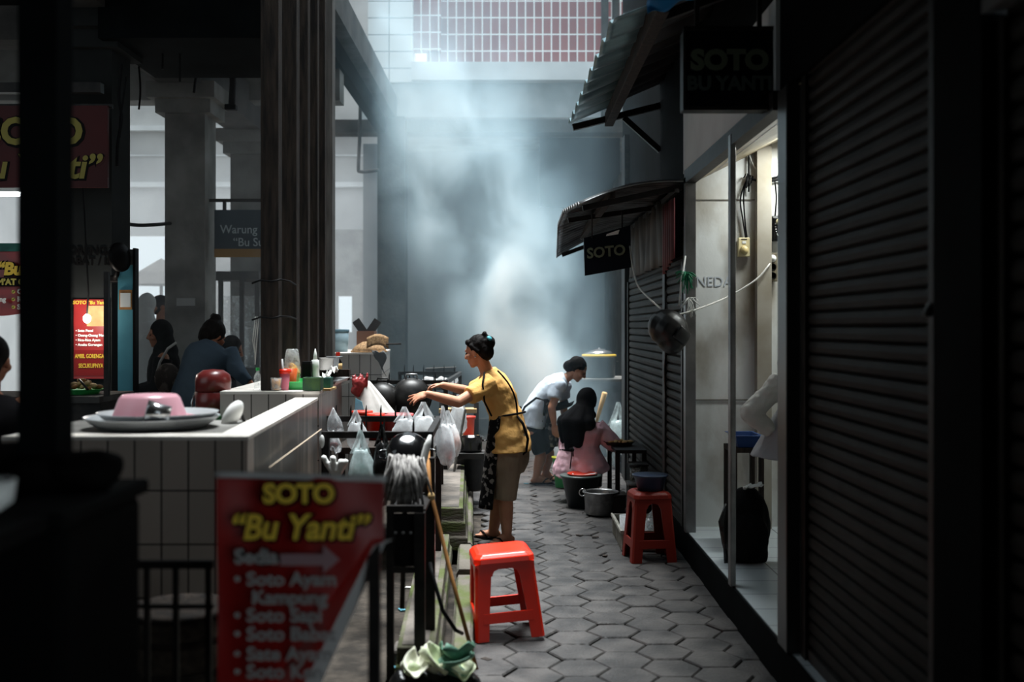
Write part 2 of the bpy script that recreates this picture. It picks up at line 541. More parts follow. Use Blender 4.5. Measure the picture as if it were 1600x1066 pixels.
struct(MB().box(XR - 0.03, XR + 0.2, 11.3, 11.62, 0, 3.6).build('pillar', M_black))

# ------------------------------------------------------------------ end of the alley: the tall building
M_bigtile = tile_mat('red_tile_white_joints', 'xz', 0.137, 0.265, rgb(150, 84, 82), rgb(132, 72, 74), rgb(236, 238, 238), off=(0.06, 0.12), mortar=0.011, rough=0.4)
M_whitetile = tile_mat('white_tile_dark_joints', 'xz', 0.46, 0.262, rgb(226, 230, 230), rgb(218, 222, 222), rgb(120, 128, 132), off=(0.08, 0.12), mortar=0.008, rough=0.4)
M_farwall = mat('stained_white_wall', rgb(190, 196, 198), 0.9, col2=rgb(150, 156, 158), scale=1.4, bump=0.1)
struct(MB().box(-1.35, 3.0, 17.25, 17.45, 5.70, 11.0).build('wall_tiled', M_bigtile))
struct(MB().box(-2.25, -1.55, 17.0, 17.45, 5.43, 11.0).build('wall_corner', M_whitetile))
struct(MB().box(-1.55, -1.12, 17.12, 17.3, 5.95, 11.0).build('wall_strip', M_bigtile))
struct(MB().box(-1.56, 3.0, 16.85, 17.45, 5.43, 5.71).build('trim_1', M_white))
struct(MB().box(-2.4, 3.0, 17.1, 17.4, 4.72, 5.43).build('wall_far_upper', M_farwall))
struct(MB().box(-2.9, 3.0, 16.2, 16.6, 4.5, 4.69).build('beam', M_concdark))
struct(MB().box(-2.6, 3.6, 19.0, 19.2, 0, 4.8).build('wall_far', mat('grey_far_wall', rgb(112, 116, 118), 0.9, col2=rgb(90, 95, 98), scale=1.0)))
struct(MB().box(-2.0, 3.0, 16.62, 19.0, 4.66, 4.8).build('ceiling_far', M_conc))
struct(MB().box(0.45, 1.75, 17.6, 17.75, 3.55, 4.72).build('wall_hanging', mat('dark_panel', rgb(58, 62, 66), 0.8)))
struct(MB().box(1.6, 2.0, 12.6, 13.2, 0, 6.0).build('pillar', M_concdark))
struct(MB().box(1.62, 1.8, 13.2, 19.0, 0, 3.9).build('wall_far_right', M_concdark))
struct(MB().box(1.3, 1.7, 11.7, 12.0, 0, 4.2).build('wall_corner_right', M_concdark))

# ------------------------------------------------------------------ left side: hall roof, pillars, facade
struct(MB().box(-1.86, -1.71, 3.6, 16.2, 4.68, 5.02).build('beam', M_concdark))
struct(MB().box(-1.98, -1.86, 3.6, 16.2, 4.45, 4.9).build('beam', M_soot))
struct(MB().box(-10, -1.9, 3.0, 14.2, 4.95, 5.1).build('ceiling_hall', M_soot))
struct(MB().box(-12, -10, 3.0, 25.0, 0.0, 5.1).build('wall_hall', M_hallwall))
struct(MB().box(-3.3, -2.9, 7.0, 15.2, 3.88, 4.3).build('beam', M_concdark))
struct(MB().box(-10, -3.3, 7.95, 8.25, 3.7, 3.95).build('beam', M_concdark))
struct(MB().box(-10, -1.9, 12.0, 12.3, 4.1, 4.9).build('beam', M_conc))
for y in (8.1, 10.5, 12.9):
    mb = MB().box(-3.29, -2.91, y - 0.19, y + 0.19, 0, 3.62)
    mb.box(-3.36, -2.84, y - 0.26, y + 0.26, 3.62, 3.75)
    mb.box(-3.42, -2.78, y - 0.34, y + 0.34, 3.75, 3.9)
    struct(mb.build('pillar', mat('dim_pillar', rgb(40, 42, 42), .85, col2=rgb(32, 33, 33), scale=3, spec=.1) if y < 9 else M_conc))  # farther pillars made paler in colour to suggest haze
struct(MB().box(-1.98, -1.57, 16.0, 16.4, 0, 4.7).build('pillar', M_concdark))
mb = MB().box(-1.70, -1.56, 9.45, 9.6, 0.3, 4.8)
struct(mb.build('pillar', mat('grey_post', rgb(112, 108, 104), 0.85, col2=rgb(84, 80, 77), scale=4, stretch=(5, 5, 0.6))))
# long canopy over the left counters (its front edge hangs at about three metres)
struct(MB().box(-2.95, -1.74, 7.75, 9.0, 3.66, 4.7).build('ceiling_canopy', M_soot))
# hall facade with light bands, open to daylight below
mb = MB().box(-12, -2.35, 22.0, 22.2, 3.45, 9.0)
struct(mb.build('wall_facade', M_hallwall))
for z0, z1, dy in ((4.42, 4.52, 0.10), (5.55, 5.65, 0.14), (5.05, 5.08, 0.03)):
    struct(MB().box(-12, -2.35, 22.0 - dy, 22.0, z0, z1).build('trim_2', M_white))
mb = MB()
mb.box(-3.95, -2.35, 21.2, 21.35, 3.3, 3.5)
mb.box(-4.0, -3.40, 21.2, 21.35, 0, 3.3); mb.box(-3.12, -2.62, 21.2, 21.35, 0, 3.3)
mb.box(-3.40, -3.12, 21.2, 21.35, 2.2, 3.3); mb.box(-3.40, -3.12, 21.2, 21.35, 0, 1.5)
struct(mb.build('wall_gable', M_conc))
struct(MB().box(-6.15, -4.9, 20.5, 20.6, 0, 3.2).build('wall_stall', M_conc))
# smoke-grey haze hanging in the hall and the alley end, and the smoke of the grill
def volume(name, x0, x1, y0, y1, z0, z1, node_fn):
    m = bpy.data.materials.new(name); m.use_nodes = True
    nt = m.node_tree; nt.nodes.clear()
    out = nt.nodes.new('ShaderNodeOutputMaterial')
    vs = nt.nodes.new('ShaderNodeVolumeScatter')
    nt.links.new(vs.outputs[0], out.inputs['Volume'])
    node_fn(nt, vs)
    o = MB().box(x0, x1, y0, y1, z0, z1).build(name, m)
    o['kind'] = 'stuff'
    return o
def thin(nt, vs):
    vs.inputs['Color'].default_value = (0.93, 0.96, 1.0, 1)
    vs.inputs['Density'].default_value = 0.035
h = volume('haze', -9.9, -2.02, 8.6, 21.0, 0.02, 4.08, thin)
tag(h, 'thin grey haze hanging in the market hall', 'haze', kind='stuff')

def plume(nt, vs):
    L = nt.links.new
    def mth(op, a, b=None, c=None):
        n = nt.nodes.new('ShaderNodeMath'); n.operation = op
        for i, v in enumerate((a, b, c)):
            if v is None: continue
            if isinstance(v, (int, float)): n.inputs[i].default_value = v
            else: L(v, n.inputs[i])
        return n.outputs[0]
    geo = nt.nodes.new('ShaderNodeNewGeometry')
    sep = nt.nodes.new('ShaderNodeSeparateXYZ'); L(geo.outputs['Position'], sep.inputs[0])
    x, y, z = sep.outputs
    n1 = nt.nodes.new('ShaderNodeTexNoise'); n1.inputs['Scale'].default_value = 0.75; n1.inputs['Detail'].default_value = 5; n1.inputs['Distortion'].default_value = 0.6
    mp = nt.nodes.new('ShaderNodeMapping'); mp.inputs['Location'].default_value = (3.1, 0.4, 1.7); mp.inputs['Scale'].default_value = (1.9, 1.0, 1.4)
    L(geo.outputs['Position'], mp.inputs['Vector']); L(mp.outputs[0], n1.inputs['Vector'])
    # centre line of the plume drifts left as it rises, and spreads
    cx = mth('MULTIPLY_ADD', z, -0.37, 0.72)
    rad = mth('MULTIPLY_ADD', z, 0.12, 0.44)
    dx = mth('DIVIDE', mth('SUBTRACT', x, cx), rad)
    dy = mth('DIVIDE', mth('SUBTRACT', y, 13.5), 1.35)
    r2 = mth('ADD', mth('MULTIPLY', dx, dx), mth('MULTIPLY', dy, dy))
    body = mth('EXPONENT', mth('MULTIPLY', r2, -1.1))
    ns = nt.nodes.new('ShaderNodeMapRange'); ns.inputs['From Min'].default_value = 0.42; ns.inputs['From Max'].default_value = 0.66
    L(n1.outputs['Fac'], ns.inputs['Value'])
    dens = mth('MULTIPLY', body, mth('MULTIPLY_ADD', ns.outputs[0], 1.0, 0.06))
    dens = mth('MULTIPLY', dens, mth('EXPONENT', mth('MULTIPLY', mth('MAXIMUM', mth('SUBTRACT', z, 2.6), 0.0), -0.48)))   # thins out as it rises
    dens = mth('MULTIPLY_ADD', dens, PLUME, 0.012)
    L(dens, vs.inputs['Density'])
    vs.inputs['Color'].default_value = (0.56, 0.80, 0.93, 1)
    vs.inputs['Anisotropy'].default_value = 0.15
PLUME = 1.45
s = volume('smoke', -1.68, 1.17, 9.3, 16.1, 0.05, 7.4, plume)
tag(s, 'blue-grey cooking smoke drifting up across the alley', 'smoke', kind='stuff')
cy.volume_step_rate = 0.6
cy.volume_max_steps = 256

# ------------------------------------------------------------------ lamps the place has
def area(name, loc, size, energy, color, rot=(0, 0, 0)):
    l = bpy.data.lights.new(name, 'AREA'); l.shape = 'RECTANGLE'; l.size = size[0]; l.size_y = size[1]
    l.energy = energy; l.color = color
    o = bpy.data.objects.new(name, l); COL.objects.link(o); o.location = loc; o.rotation_euler = rot
    return o
area('shop_ceiling_light', (1.95, 7.25, 2.86), (0.9, 0.12), 30, (0.95, 1.0, 0.97))
# ------------------------------------------------------------------ materials of the loose things
M_red = mat('red_plastic', rgb(238, 44, 18), 0.28, spec=0.5)
M_reddark = mat('brick_red_plastic', rgb(196, 52, 30), 0.4)
M_maroon = mat('maroon_plastic', rgb(112, 40, 38), 0.3)
M_pink = mat('pink_plastic', rgb(216, 160, 172), 0.3)
M_steel = mat('steel', rgb(200, 200, 200), 0.22, 0.95)
M_dullalu = mat('dull_aluminium', rgb(168, 168, 168), 0.38, 0.9, col2=rgb(130, 130, 130), scale=18)
M_pot = mat('black_enamel', rgb(10, 10, 11), 0.15, 0.0, coat=0.6)
M_wok = mat('sooty_wok', rgb(20, 20, 20), 0.42, 0.4, col2=rgb(40, 38, 36), scale=18)
M_green = mat('green_plastic', rgb(60, 190, 96), 0.35)
M_greenwood = mat('worn_green_paint', rgb(74, 104, 62), 0.7, col2=rgb(40, 72, 66), scale=14)
M_tealwood = mat('teal_paint', rgb(40, 104, 92), 0.6, col2=rgb(30, 76, 70), scale=14)
M_orange = mat('orange_plastic', rgb(205, 92, 40), 0.35)
M_bagwhite = film_mat('white_film', (0.94, 0.96, 0.97, 1), 0.8)
M_bagclear = film_mat('clear_film', (0.85, 0.88, 0.9, 1), 0.35, 0.12)
M_bagblack = mat('black_film', rgb(22, 22, 23), 0.25, bump=0.4, bscale=25)
M_bagpale = film_mat('pale_blue_film', (0.74, 0.86, 0.86, 1), 0.7)
M_cloth = mat('white_cloth', rgb(206, 202, 196), 0.9, bump=0.15, bscale=20)
M_bluecloth = mat('blue_cloth', rgb(84, 140, 156), 0.9, bump=0.2, bscale=20)
M_mop = mat('grey_mop_strands', rgb(168, 164, 160), 1.0, col2=rgb(104, 101, 99), scale=40)
M_wood = mat('bare_wood', rgb(176, 124, 70), 0.7, col2=rgb(132, 88, 46), scale=10, stretch=(1, 1, 0.2))
M_palewood = mat('pale_wood', rgb(206, 176, 124), 0.75, col2=rgb(170, 136, 90), scale=6)
M_glass = film_mat('clear_glass', (0.8, 0.85, 0.85, 1), 0.22, 0.05)
M_banner = mat('banner_red', rgb(150, 22, 18), 0.42, col2=rgb(126, 16, 14), scale=3, coat=0.1)
M_bannerdark = mat('banner_deep_red', rgb(120, 18, 18), 0.5)
M_yellow = mat('banner_yellow', rgb(222, 186, 66), 0.5)
M_olive = mat('banner_olive', rgb(186, 172, 84), 0.55)
M_ink = mat('banner_black', rgb(16, 14, 14), 0.5)
M_inkwhite = mat('banner_white', rgb(226, 226, 222), 0.5)
M_back = mat('banner_back', rgb(190, 188, 186), 0.6)
M_rope = mat('dark_cable', rgb(24, 24, 25), 0.5)
M_whitecable = mat('white_cable', rgb(210, 208, 202), 0.45)
M_lettuce = mat('cabbage_leaf', rgb(190, 206, 160), 0.6, col2=rgb(236, 236, 214), scale=14)
M_bluegreen = mat('green_leaf', rgb(110, 150, 130), 0.6, col2=rgb(70, 110, 92), scale=14)

def lx(x0, y0, y): return x0 - 0.0617 * (y - y0)      # the left counters lean a little off the alley's line

# ------------------------------------------------------------------ the near counter: a low tiled wall round a worktop
ZA = 1.19
def wall_prism(name, pts, z0, z1, m, kindlabel=None, parent=None):
    return MB().prism([(x, y, z0) for x, y in pts], (0, 0, z1 - z0)).build(name, m, parent)
xa, ya, yb = -0.985, 4.05, 6.28
ct = thing('tiled_counter', 'low tiled counter with streaked side wall behind the red banner', 'counter', (-1.4, 4.05, 0))
wall_prism('front_wall', [(-1.9, ya), (xa, ya), (xa - 0.004, ya + 0.12), (-1.9, ya + 0.12)], 0, ZA - 0.012, M_tile_front, parent=ct)
wall_prism('side_wall', [(xa - 0.12, ya + 0.12), (xa - 0.004, ya + 0.12), (lx(xa, ya, yb), yb), (lx(xa, ya, yb) - 0.12, yb)], 0, ZA - 0.012, M_tile_side, parent=ct)
mb = MB()
mb.prism([(x, y, ZA - 0.012) for x, y in [(-1.9, ya - 0.004), (xa + 0.004, ya - 0.004), (lx(xa, ya, yb) + 0.004, yb), (lx(xa, ya, yb) - 0.13, yb), (xa - 0.128, ya + 0.128), (-1.9, ya + 0.128)]], (0, 0, 0.014))
mb.build('coping', M_cap, ct)
wall_prism('worktop', [(-1.9, ya + 0.121), (xa - 0.13, ya + 0.121), (lx(xa, ya, yb) - 0.13, yb - 0.01), (-1.9, yb - 0.01)], .90, .94, M_conc, parent=ct)
wall_prism('serving_ledge', [(-1.9, ya + 0.13), (xa - 0.131, ya + 0.13), (xa - 0.165, 4.78), (-1.9, 4.78)], 1.155, 1.19, M_conc, parent=ct)

# second counter behind it
ZB = 1.222
xb = lx(xa, ya, 6.3) + 0.006
ct2 = thing('tiled_counter', 'tiled counter holding cups, trays and the row of posts', 'counter', (-1.4, 6.3, 0))
wall_prism('front_wall', [(-1.69, 6.3), (xb, 6.3), (lx(xb, 6.3, 7.7), 7.7), (-1.75, 7.7)], 0, ZB - 0.012, M_tile_mid, parent=ct2)
ct2.children[0].data.materials.append(M_tile_side)
for p in ct2.children[0].data.polygons:
    if p.normal.x > 0.7: p.material_index = 1
wall_prism('coping', [(-1.69, 6.295), (xb + 0.004, 6.295), (lx(xb, 6.3, 7.7) + 0.004, 7.7), (-1.75, 7.7)], ZB - 0.012, ZB + 0.004, M_cap, parent=ct2)
# third counter, further back
ct3 = thing('tiled_counter', 'farthest tiled counter, under the woven fan', 'counter', (-1.4, 10, 0))
wall_prism('front_wall', [(-1.75, 10), (-1.2, 10), (-1.30, 11.6), (-1.75, 11.6)], 0, 1.345, M_tile_far, parent=ct3)
wall_prism('coping', [(-1.75, 9.995), (-1.195, 9.995), (-1.295, 11.6), (-1.75, 11.6)], 1.345, 1.36, M_cap, parent=ct3)
struct(MB().box(-1.9, -1.76, 7.9, 9.98, 0, 1.17).build('wall_low', M_conc))

# posts standing on the second counter
posts = [(424, 6.42, .105, 'foremost timber post with wire round it, on the counter by the cups'),
         (453, 6.95, .105, 'second timber post from the cups, darkest of the row'),
         (473, 7.25, .085, 'narrow timber post third in the row on the counter'),
         (489, 7.45, .075, 'timber post fourth in the row, above the steel tray'),
         (502, 7.62, .062, 'thinnest timber post, last of the row before the grey post')]
for px, d, w, lab in posts:
    x = (px - 800) / F * d
    o = MB().box(x - w / 2, x + w / 2, d - w / 2, d + w / 2, ZB + 0.004, 4.6).build('timber_post', M_timber, bevel=0.006)
    tag(o, lab, 'post', 'timber posts on the counter')
for z, lab in ((1.865, 'upper loop of black wire tied round the posts'), (1.65, 'lower loop of black wire tied round the posts')):
    pts = []
    for k in range(40):
        t = k / 39
        pts.append((-1.49 + 0.56 * t * 0.30, 6.35 + 0.0 * t, z + 0.012 * math.sin(9 * t)))
    o = MB().tube([(-1.52, 6.36, z - 0.01), (-1.47, 6.355, z + 0.008), (-1.40, 6.355, z), (-1.355, 6.36, z + 0.012), (-1.345, 6.6, z + 0.01), (-1.37, 6.9, z)], 0.006, 6).build('tie_wire', M_rope, smooth=True)
    tag(o, lab, 'wire')
o = MB()
for k in range(3): o.tube([(-1.5 + .01 * k, 6.36, 1.66), (-1.515 + .012 * k, 6.355, 1.52), (-1.50, 6.35, 1.44 - .03 * k)], 0.003, 5)
tag(o.build('cut_wire_ends', M_whitecable, smooth=True), 'loose pale wire ends dangling from the foremost post', 'wire', kind='stuff')

# ------------------------------------------------------------------ things on the counters
def on(px, py, d): return P(px, py, d)
def tumbler(name, lab, cat, x, y, z, h, r0, r1, m, fill=None, fm=None, lid=None, straw=None):
    t = thing(name, lab, cat, (x, y, z))
    MB().lathe([(r0, z), (r0 * 1.02, z + h * .02), (r1, z + h), (r1 - .004, z + h), (r0 - .003, z + h * .05), (0, z + h * .05)], 18, (x, y, 0)).build('cup', m, t, smooth=True)
    if fill: MB().lathe([(0, z + h * .06), (r0 - .006, z + h * .06), (r0 + (r1 - r0) * fill - .006, z + h * fill), (0, z + h * fill)], 18, (x, y, 0)).build('drink', fm, t, smooth=True)
    if lid: MB().lathe([(r1 + .006, z + h - .012), (r1 + .008, z + h), (r1 + .004, z + h + .012), (0, z + h + .012)], 18, (x, y, 0)).build('lid', lid, t, smooth=True)
    if straw: MB().tube([(x, y - r1 * .5, z + h * .3), straw], 0.006, 8).build('straw', mat('white_plastic', rgb(230, 226, 226), 0.4), t, smooth=True)
    return t
zb = ZB + 0.004
M_tea = mat('iced_tea', rgb(196, 146, 92), 0.3, col2=rgb(150, 96, 50), scale=30)
c = on(431.5, 612, 6.36)
tumbler('iced_tea_glass', 'glass of milky iced tea at the counter edge, below the pink cup', 'glass', c.x, 6.36, zb, .078, .028, .034, M_glass, .9, M_tea)
c = on(442, 612, 6.42)
tumbler('lidded_cup', 'pink plastic cup with red lid and white straw', 'cup', c.x + .005, 6.43, zb, .112, .026, .036, mat('pink_cup', rgb(232, 130, 150), 0.4), lid=M_red, straw=(c.x + .0, 6.40, zb + .185))
c = on(452, 612, 6.5)
tumbler('tumbler', 'orange plastic tumbler behind the pink lidded cup', 'cup', c.x, 6.53, zb, .125, .03, .043, M_orange, .85, mat('dark_drink', rgb(60, 26, 14), .3))
t = thing('clear_bag', 'tied clear plastic bag of yellow crackers behind the orange cup', 'bag', on(457, 600, 6.6))
x, y, z = t.location; z = zb
mb = MB()
for k in range(26):
    a = R.uniform(0, 6.28); rr = R.uniform(0, .036)
    mb.ell((x + rr * math.cos(a), y + rr * math.sin(a), z + .05 + R.uniform(0, .10)), (.018, .018, .012), Matrix.Rotation(R.uniform(0, 3), 3, 'X'), 8, 6)
mb.ell((x, y, z + .08), (.042, .042, .07))
merged(mb, 'crackers', mat('yellow_cracker', rgb(226, 178, 84), .7), t, vox=.006, sm=1)
MB().lathe([(.03, z), (.05, z + .04), (.052, z + .12), (.044, z + .19), (.036, z + .235), (.03, z + .24)], 16, (x - .002, y, 0)).build('film', M_bagclear, t, smooth=True)
def tray(name, lab, x0, x1, y0, y1, z, h, m, rim=.01, fl=.01):
    mb = MB()
    def ring(e, zz): return [Vector((x0 - e, y0 - e, zz)), Vector((x1 + e, y0 - e, zz)), Vector((x1 + e, y1 + e, zz)), Vector((x0 - e, y1 + e, zz))]
    mb.rings([ring(-fl, z), ring(0, z + h), ring(rim, z + h), ring(rim, z + h + .004), ring(-.004, z + h + .004), ring(-fl - .004, z + .005)])
    return tag(mb.build(name, m, bevel=.004), lab, 'tray')
tray('green_tray', 'light green plastic tray behind the green wooden box', -1.335, -1.235, 6.45, 6.9, zb, .045, M_green)
def open_box(name, lab, x0, x1, y0, y1, z, h, m, w=.008):
    t = thing(name, lab, 'box', ((x0 + x1) / 2, (y0 + y1) / 2, z))
    MB().box(x0, x1, y0, y0 + w, z, z + h).build('front_panel', m, t, bevel=.002)
    MB().box(x0, x1, y1 - w, y1, z, z + h).build('back_panel', m, t, bevel=.002)
    MB().box(x0, x0 + w, y0 + w, y1 - w, z, z + h).build('side_panel', m, t)
    MB().box(x1 - w, x1, y0 + w, y1 - w, z, z + h).build('side_panel', m, t)
    MB().box(x0 + w, x1 - w, y0 + w, y1 - w, z, z + .01).build('bottom_panel', m, t)
    return t
open_box('wooden_box', 'worn green wooden box at the corner of the counter', -1.215, -1.112, 6.31, 6.42, zb + .004, .075, M_greenwood)
open_box('wooden_box', 'smaller teal wooden box behind the worn green one', -1.13, -1.085, 6.5, 6.6, zb + .01, .06, M_tealwood)
o = MB().box(-1.15, -1.075, 6.44, 6.66, zb - .005, zb + .008).build('board', M_palewood); tag(o, 'pale board under the teal wooden box', 'board')
t = thing('canister', 'square black canister with stacked white cups beside it', 'canister', (-1.30, 6.98, zb))
MB().box(-1.335, -1.275, 6.9, 6.96, zb, zb + .145).build('body', M_ink, t, bevel=.006)
MB().box(-1.333, -1.277, 6.902, 6.958, zb + .145, zb + .155).build('lid', M_rope, t, bevel=.003)
t = thing('white_bottle', 'small white sauce bottle with pointed cap on the counter', 'bottle', (-1.262, 6.98, zb))
MB().lathe([(.026, zb), (.028, zb + .05), (.024, zb + .10), (.027, zb + .12), (.024, zb + .16), (.012, zb + .165)], 16, (-1.262, 6.98, 0)).build('body', M_inkwhite, t, smooth=True)
MB().lathe([(.014, zb + .165), (.012, zb + .19), (.003, zb + .235)], 12, (-1.262, 6.98, 0)).build('cap', M_inkwhite, t, smooth=True)
mb = MB()
for k in range(5):
    mb.sheet(lambda u, v, k=k: (-1.235 + .02 * k + .05 * (u - .5), 6.95 + .03 * k + .04 * (v - .5), zb + .02 + .02 * k + .05 * noise.noise((u * 3 + k, v * 3, k))), 5, 5)
tag(mb.build('tissue', M_inkwhite, smooth=True), 'crumpled white tissues beside the white bottle', 'tissue', kind='stuff')
tray('flat_tray', 'flat grey tray on the counter under the tissues', -1.28, -1.14, 7.05, 7.6, zb, .02, M_dullalu)
mb = MB().box(-1.32, -1.14, 7.62, 7.68, zb + .0, zb + .075); tag(mb.build('wooden_block', M_timber), 'dark block holding up the steel pan', 'block')
t = thing('steel_pan', 'rectangular steel food pan at the end of the second counter', 'pan', (-1.24, 7.6, zb + .075))
mb = MB()
x0, x1, y0, y1, z, h = -1.36, -1.215, 7.45, 7.72, zb + .076, .085
ring = lambda e, zz: [Vector((x0 - e, y0 - e, zz)), Vector((x1 + e, y0 - e, zz)), Vector((x1 + e, y1 + e, zz)), Vector((x0 - e, y1 + e, zz))]
mb.rings([ring(-.018, z), ring(-.006, z + h), ring(.012, z + h), ring(.012, z + h + .006), ring(-.008, z + h + .004), ring(-.02, z + .004)])
mb.build('pan', M_steel, t, bevel=.006)
def bottle(name, lab, x, y, z, h, r, m, capm, labelm=None):
    t = thing(name, lab, 'bottle', (x, y, z))
    MB().lathe([(r, z), (r, z + h * .62), (r * .45, z + h * .78), (r * .4, z + h * .88)], 16, (x, y, 0)).build('body', m, t, smooth=True)
    MB().lathe([(r * .5, z + h * .87), (r * .5, z + h)], 14, (x, y, 0)).build('cap', capm, t)
    if labelm: MB().lathe([(r + .001, z + h * .38), (r + .001, z + h * .60)], 16, (x, y, 0)).build('paper_label', labelm, t, smooth=True)
    return t
bottle('sauce_bottle', 'dark soy sauce bottle with red cap and cream label', -1.312, 8.2, 1.20, .21, .032, M_ink, M_red, mat('cream_label', rgb(206, 174, 120), .6))
o = MB().box(-1.72, -1.25, 7.9, 8.6, 1.17, 1.2).build('shelf_board', M_conc); tag(o, 'grey shelf board behind the steel pan', 'shelf')

# far counter: bucket, crate, bags and a woven fan
t = thing('storage_bucket', 'pale blue plastic bucket with lid on the farthest counter', 'bucket', (-1.66, 10.5, 1.36))
MB().lathe([(.075, 1.36), (.085, 1.55)], 20, (-1.66, 10.5, 0)).build('body', mat('pale_blue_plastic', rgb(140, 164, 174), .45), t, smooth=True)
MB().lathe([(.09, 1.55), (.09, 1.575), (0, 1.58)], 20, (-1.66, 10.5, 0)).build('lid', mat('lid_blue', rgb(84, 116, 130), .45), t, smooth=True)
t = thing('cardboard_box', 'brown cardboard box with open flaps beside the blue bucket', 'box', (-1.42, 10.6, 1.36))
mb = MB(); mb.box(-1.50, -1.33, 10.5, 10.7, 1.36, 1.56); mb.build('body', mat('cardboard', rgb(112, 80, 64), .9), t)
for sx in (-1, 1):
    MB().bar((-1.415 + sx * .085, 10.6, 1.56), (-1.415 + sx * .02, 10.6, 1.605), .2, .006, up=(0, 1, 0)).build('flap', mat('dark_card', rgb(52, 46, 44), .9), t)
mb = MB()
for k in range(9):
    a0 = math.radians(20 + k * 15)
    mb.sheet(lambda u, v, a0=a0: (-1.36 + .27 * (v - .45) * 1.0, 10.1 + .10 * (u - .5), 1.385 + .012 * k + .075 * math.sin(math.pi * v) * (1 - .3 * u)), 3, 8)
    break
t = thing('woven_tray', 'shallow woven bamboo tray turned over on the farthest counter', 'tray', (-1.33, 10.15, 1.365))
M_bamboo = mat('bamboo_weave', rgb(176, 140, 98), .8, col2=rgb(116, 88, 60), scale=60)
MB().lathe([(.16, 1.365), (.165, 1.378), (.13, 1.42), (.06, 1.46), (0, 1.468)], 24, (-1.34, 10.2, 0)).build('weave', M_bamboo, t, smooth=True)
MB().tube([(-1.34 + .166 * math.cos(a), 10.2 + .166 * math.sin(a), 1.371) for a in [k * math.pi / 12 for k in range(25)]], .008, 6).build('rim', M_bamboo, t, smooth=True)
t = thing('woven_fan', 'square woven bamboo fan leaning on the overturned tray', 'fan', (-1.26, 10.05, 1.365))
mb = MB().sheet(lambda u, v: (-1.34 + .2 * u, 10.02 + .03 * v, 1.40 + .10 * v + .035 * math.sin(u * 3.1)), 8, 4); mb.build('blade', M_bamboo, t, solid=.006, smooth=True)
MB().tube([(-1.16, 10.03, 1.44), (-1.02, 10.0, 1.445)], .008, 6).build('handle', M_timber, t, smooth=True)
mb = MB().sheet(lambda u, v: (-1.27 + .10 * u + .02 * math.sin(v * 7), 9.985 + .5 * u * 0 + .02 * v, 1.372 - .22 * v * u + .01 * math.sin(9 * u + 3 * v)), 6, 8)
tag(mb.build('grey_rag', mat('grey_rag_cloth', rgb(110, 112, 112), .95), solid=.005, smooth=True), 'grey rag hanging over the edge of the farthest counter', 'rag')

# trays, basin and jug on the near counter
zc = 1.195
def disc(name, lab, c, r, h, m, cat='tray', lip=.02):
    x, y, z = c
    return tag(MB().lathe([(r * .8, z), (r - lip, z + h * .5), (r, z + h), (r + .004, z + h + .004), (r - .01, z + h), (r * .78, z + h * .25), (0, z + h * .2)], 40, (x, y, 0)).build(name, m, smooth=True), lab, cat)
M_tray = mat('tray_aluminium', rgb(205, 208, 210), .35, .6)
disc('steel_tray', 'wide round steel tray under the pink basin', (-1.46, 4.42, zc), .262, .04, M_tray)
disc('steel_tray', 'second round steel tray stacked inside the wide one', (-1.44, 4.43, zc + .02), .235, .036, M_tray)
t = thing('pink_basin', 'pink plastic basin upside down on the steel trays', 'basin', (-1.46, 4.42, zc + .03))
z = zc + .034
MB().lathe([(.15, z), (.145, z + .012), (.118, z + .085), (.105, z + .098), (0, z + .10)], 36, (-1.465, 4.40, 0)).build('bowl', M_pink, t, smooth=True)
MB().lathe([(.17, z), (.172, z + .01), (.146, z + .014), (.14, z)], 36, (-1.455, 4.40, 0)).build('rim', M_pink, t, smooth=True)
t = thing('steel_cup', 'steel cup lying on its side before the pink basin', 'cup', (-1.37, 4.22, zc + .035))
MB().lathe([(.034, -.045), (.036, .0), (.042, .045), (.039, .045), (.032, -.04)], 20, (-1.375, 4.225, zc + .072), axis=(-1, -.35, .25)).build('body', M_steel, t, smooth=True)
t = thing('ladle', 'steel ladle bowl propped against the counter wall, beside the trays', 'ladle', (-1.16, 4.6, zc))
mb = MB().ell((-1.19, 4.63, zc + .03), (.035, .045, .07), Matrix.Rotation(.55, 3, 'Y')); mb.build('bowl', M_inkwhite, t, smooth=True)
MB().tube([(-1.17, 4.63, zc + .08), (-1.155, 4.72, zc - .02), (-1.16, 4.95, zc - .22)], .008, 8).build('handle', M_black, t, smooth=True)

# rice warmer and things by the seated customers
t = thing('rice_warmer', 'maroon plastic rice warmer with domed lid beside the counters', 'container', P(333, 640, 6.5))
x, y = t.location.x, t.location.y
z = 1.08; t.location.z = z
MB().lathe([(.10, z), (.105, z + .13), (.098, z + .135)], 28, (x, y, 0)).build('body', M_maroon, t, smooth=True)
MB().lathe([(.103, z + .137), (.105, z + .20), (.098, z + .235), (.06, z + .262), (0, z + .268)], 28, (x, y, 0)).build('lid', M_maroon, t, smooth=True)
MB().tube([(x - .105, y, z + .13), (x - .125, y - .01, z + .07), (x - .118, y - .01, z + .0)], .007, 8).build('handle', M_steel, t, smooth=True)
o = MB().box(x - .3, x + .15, 6.38, 7.3, 1.02, 1.078).build('side_table', M_concdark); tag(o, 'dark table top carrying the maroon rice warmer', 'table')
disc('green_basin', 'green plastic basin beneath the maroon rice warmer', (x + .06, 6.32, .99), .07, .09, mat('deep_green_plastic', rgb(36, 110, 60), .4), 'basin')
bottle('drink_bottle', 'small clear bottle with green cap behind the tea glass', -1.52, 6.5, zb, .13, .022, M_glass, M_green)

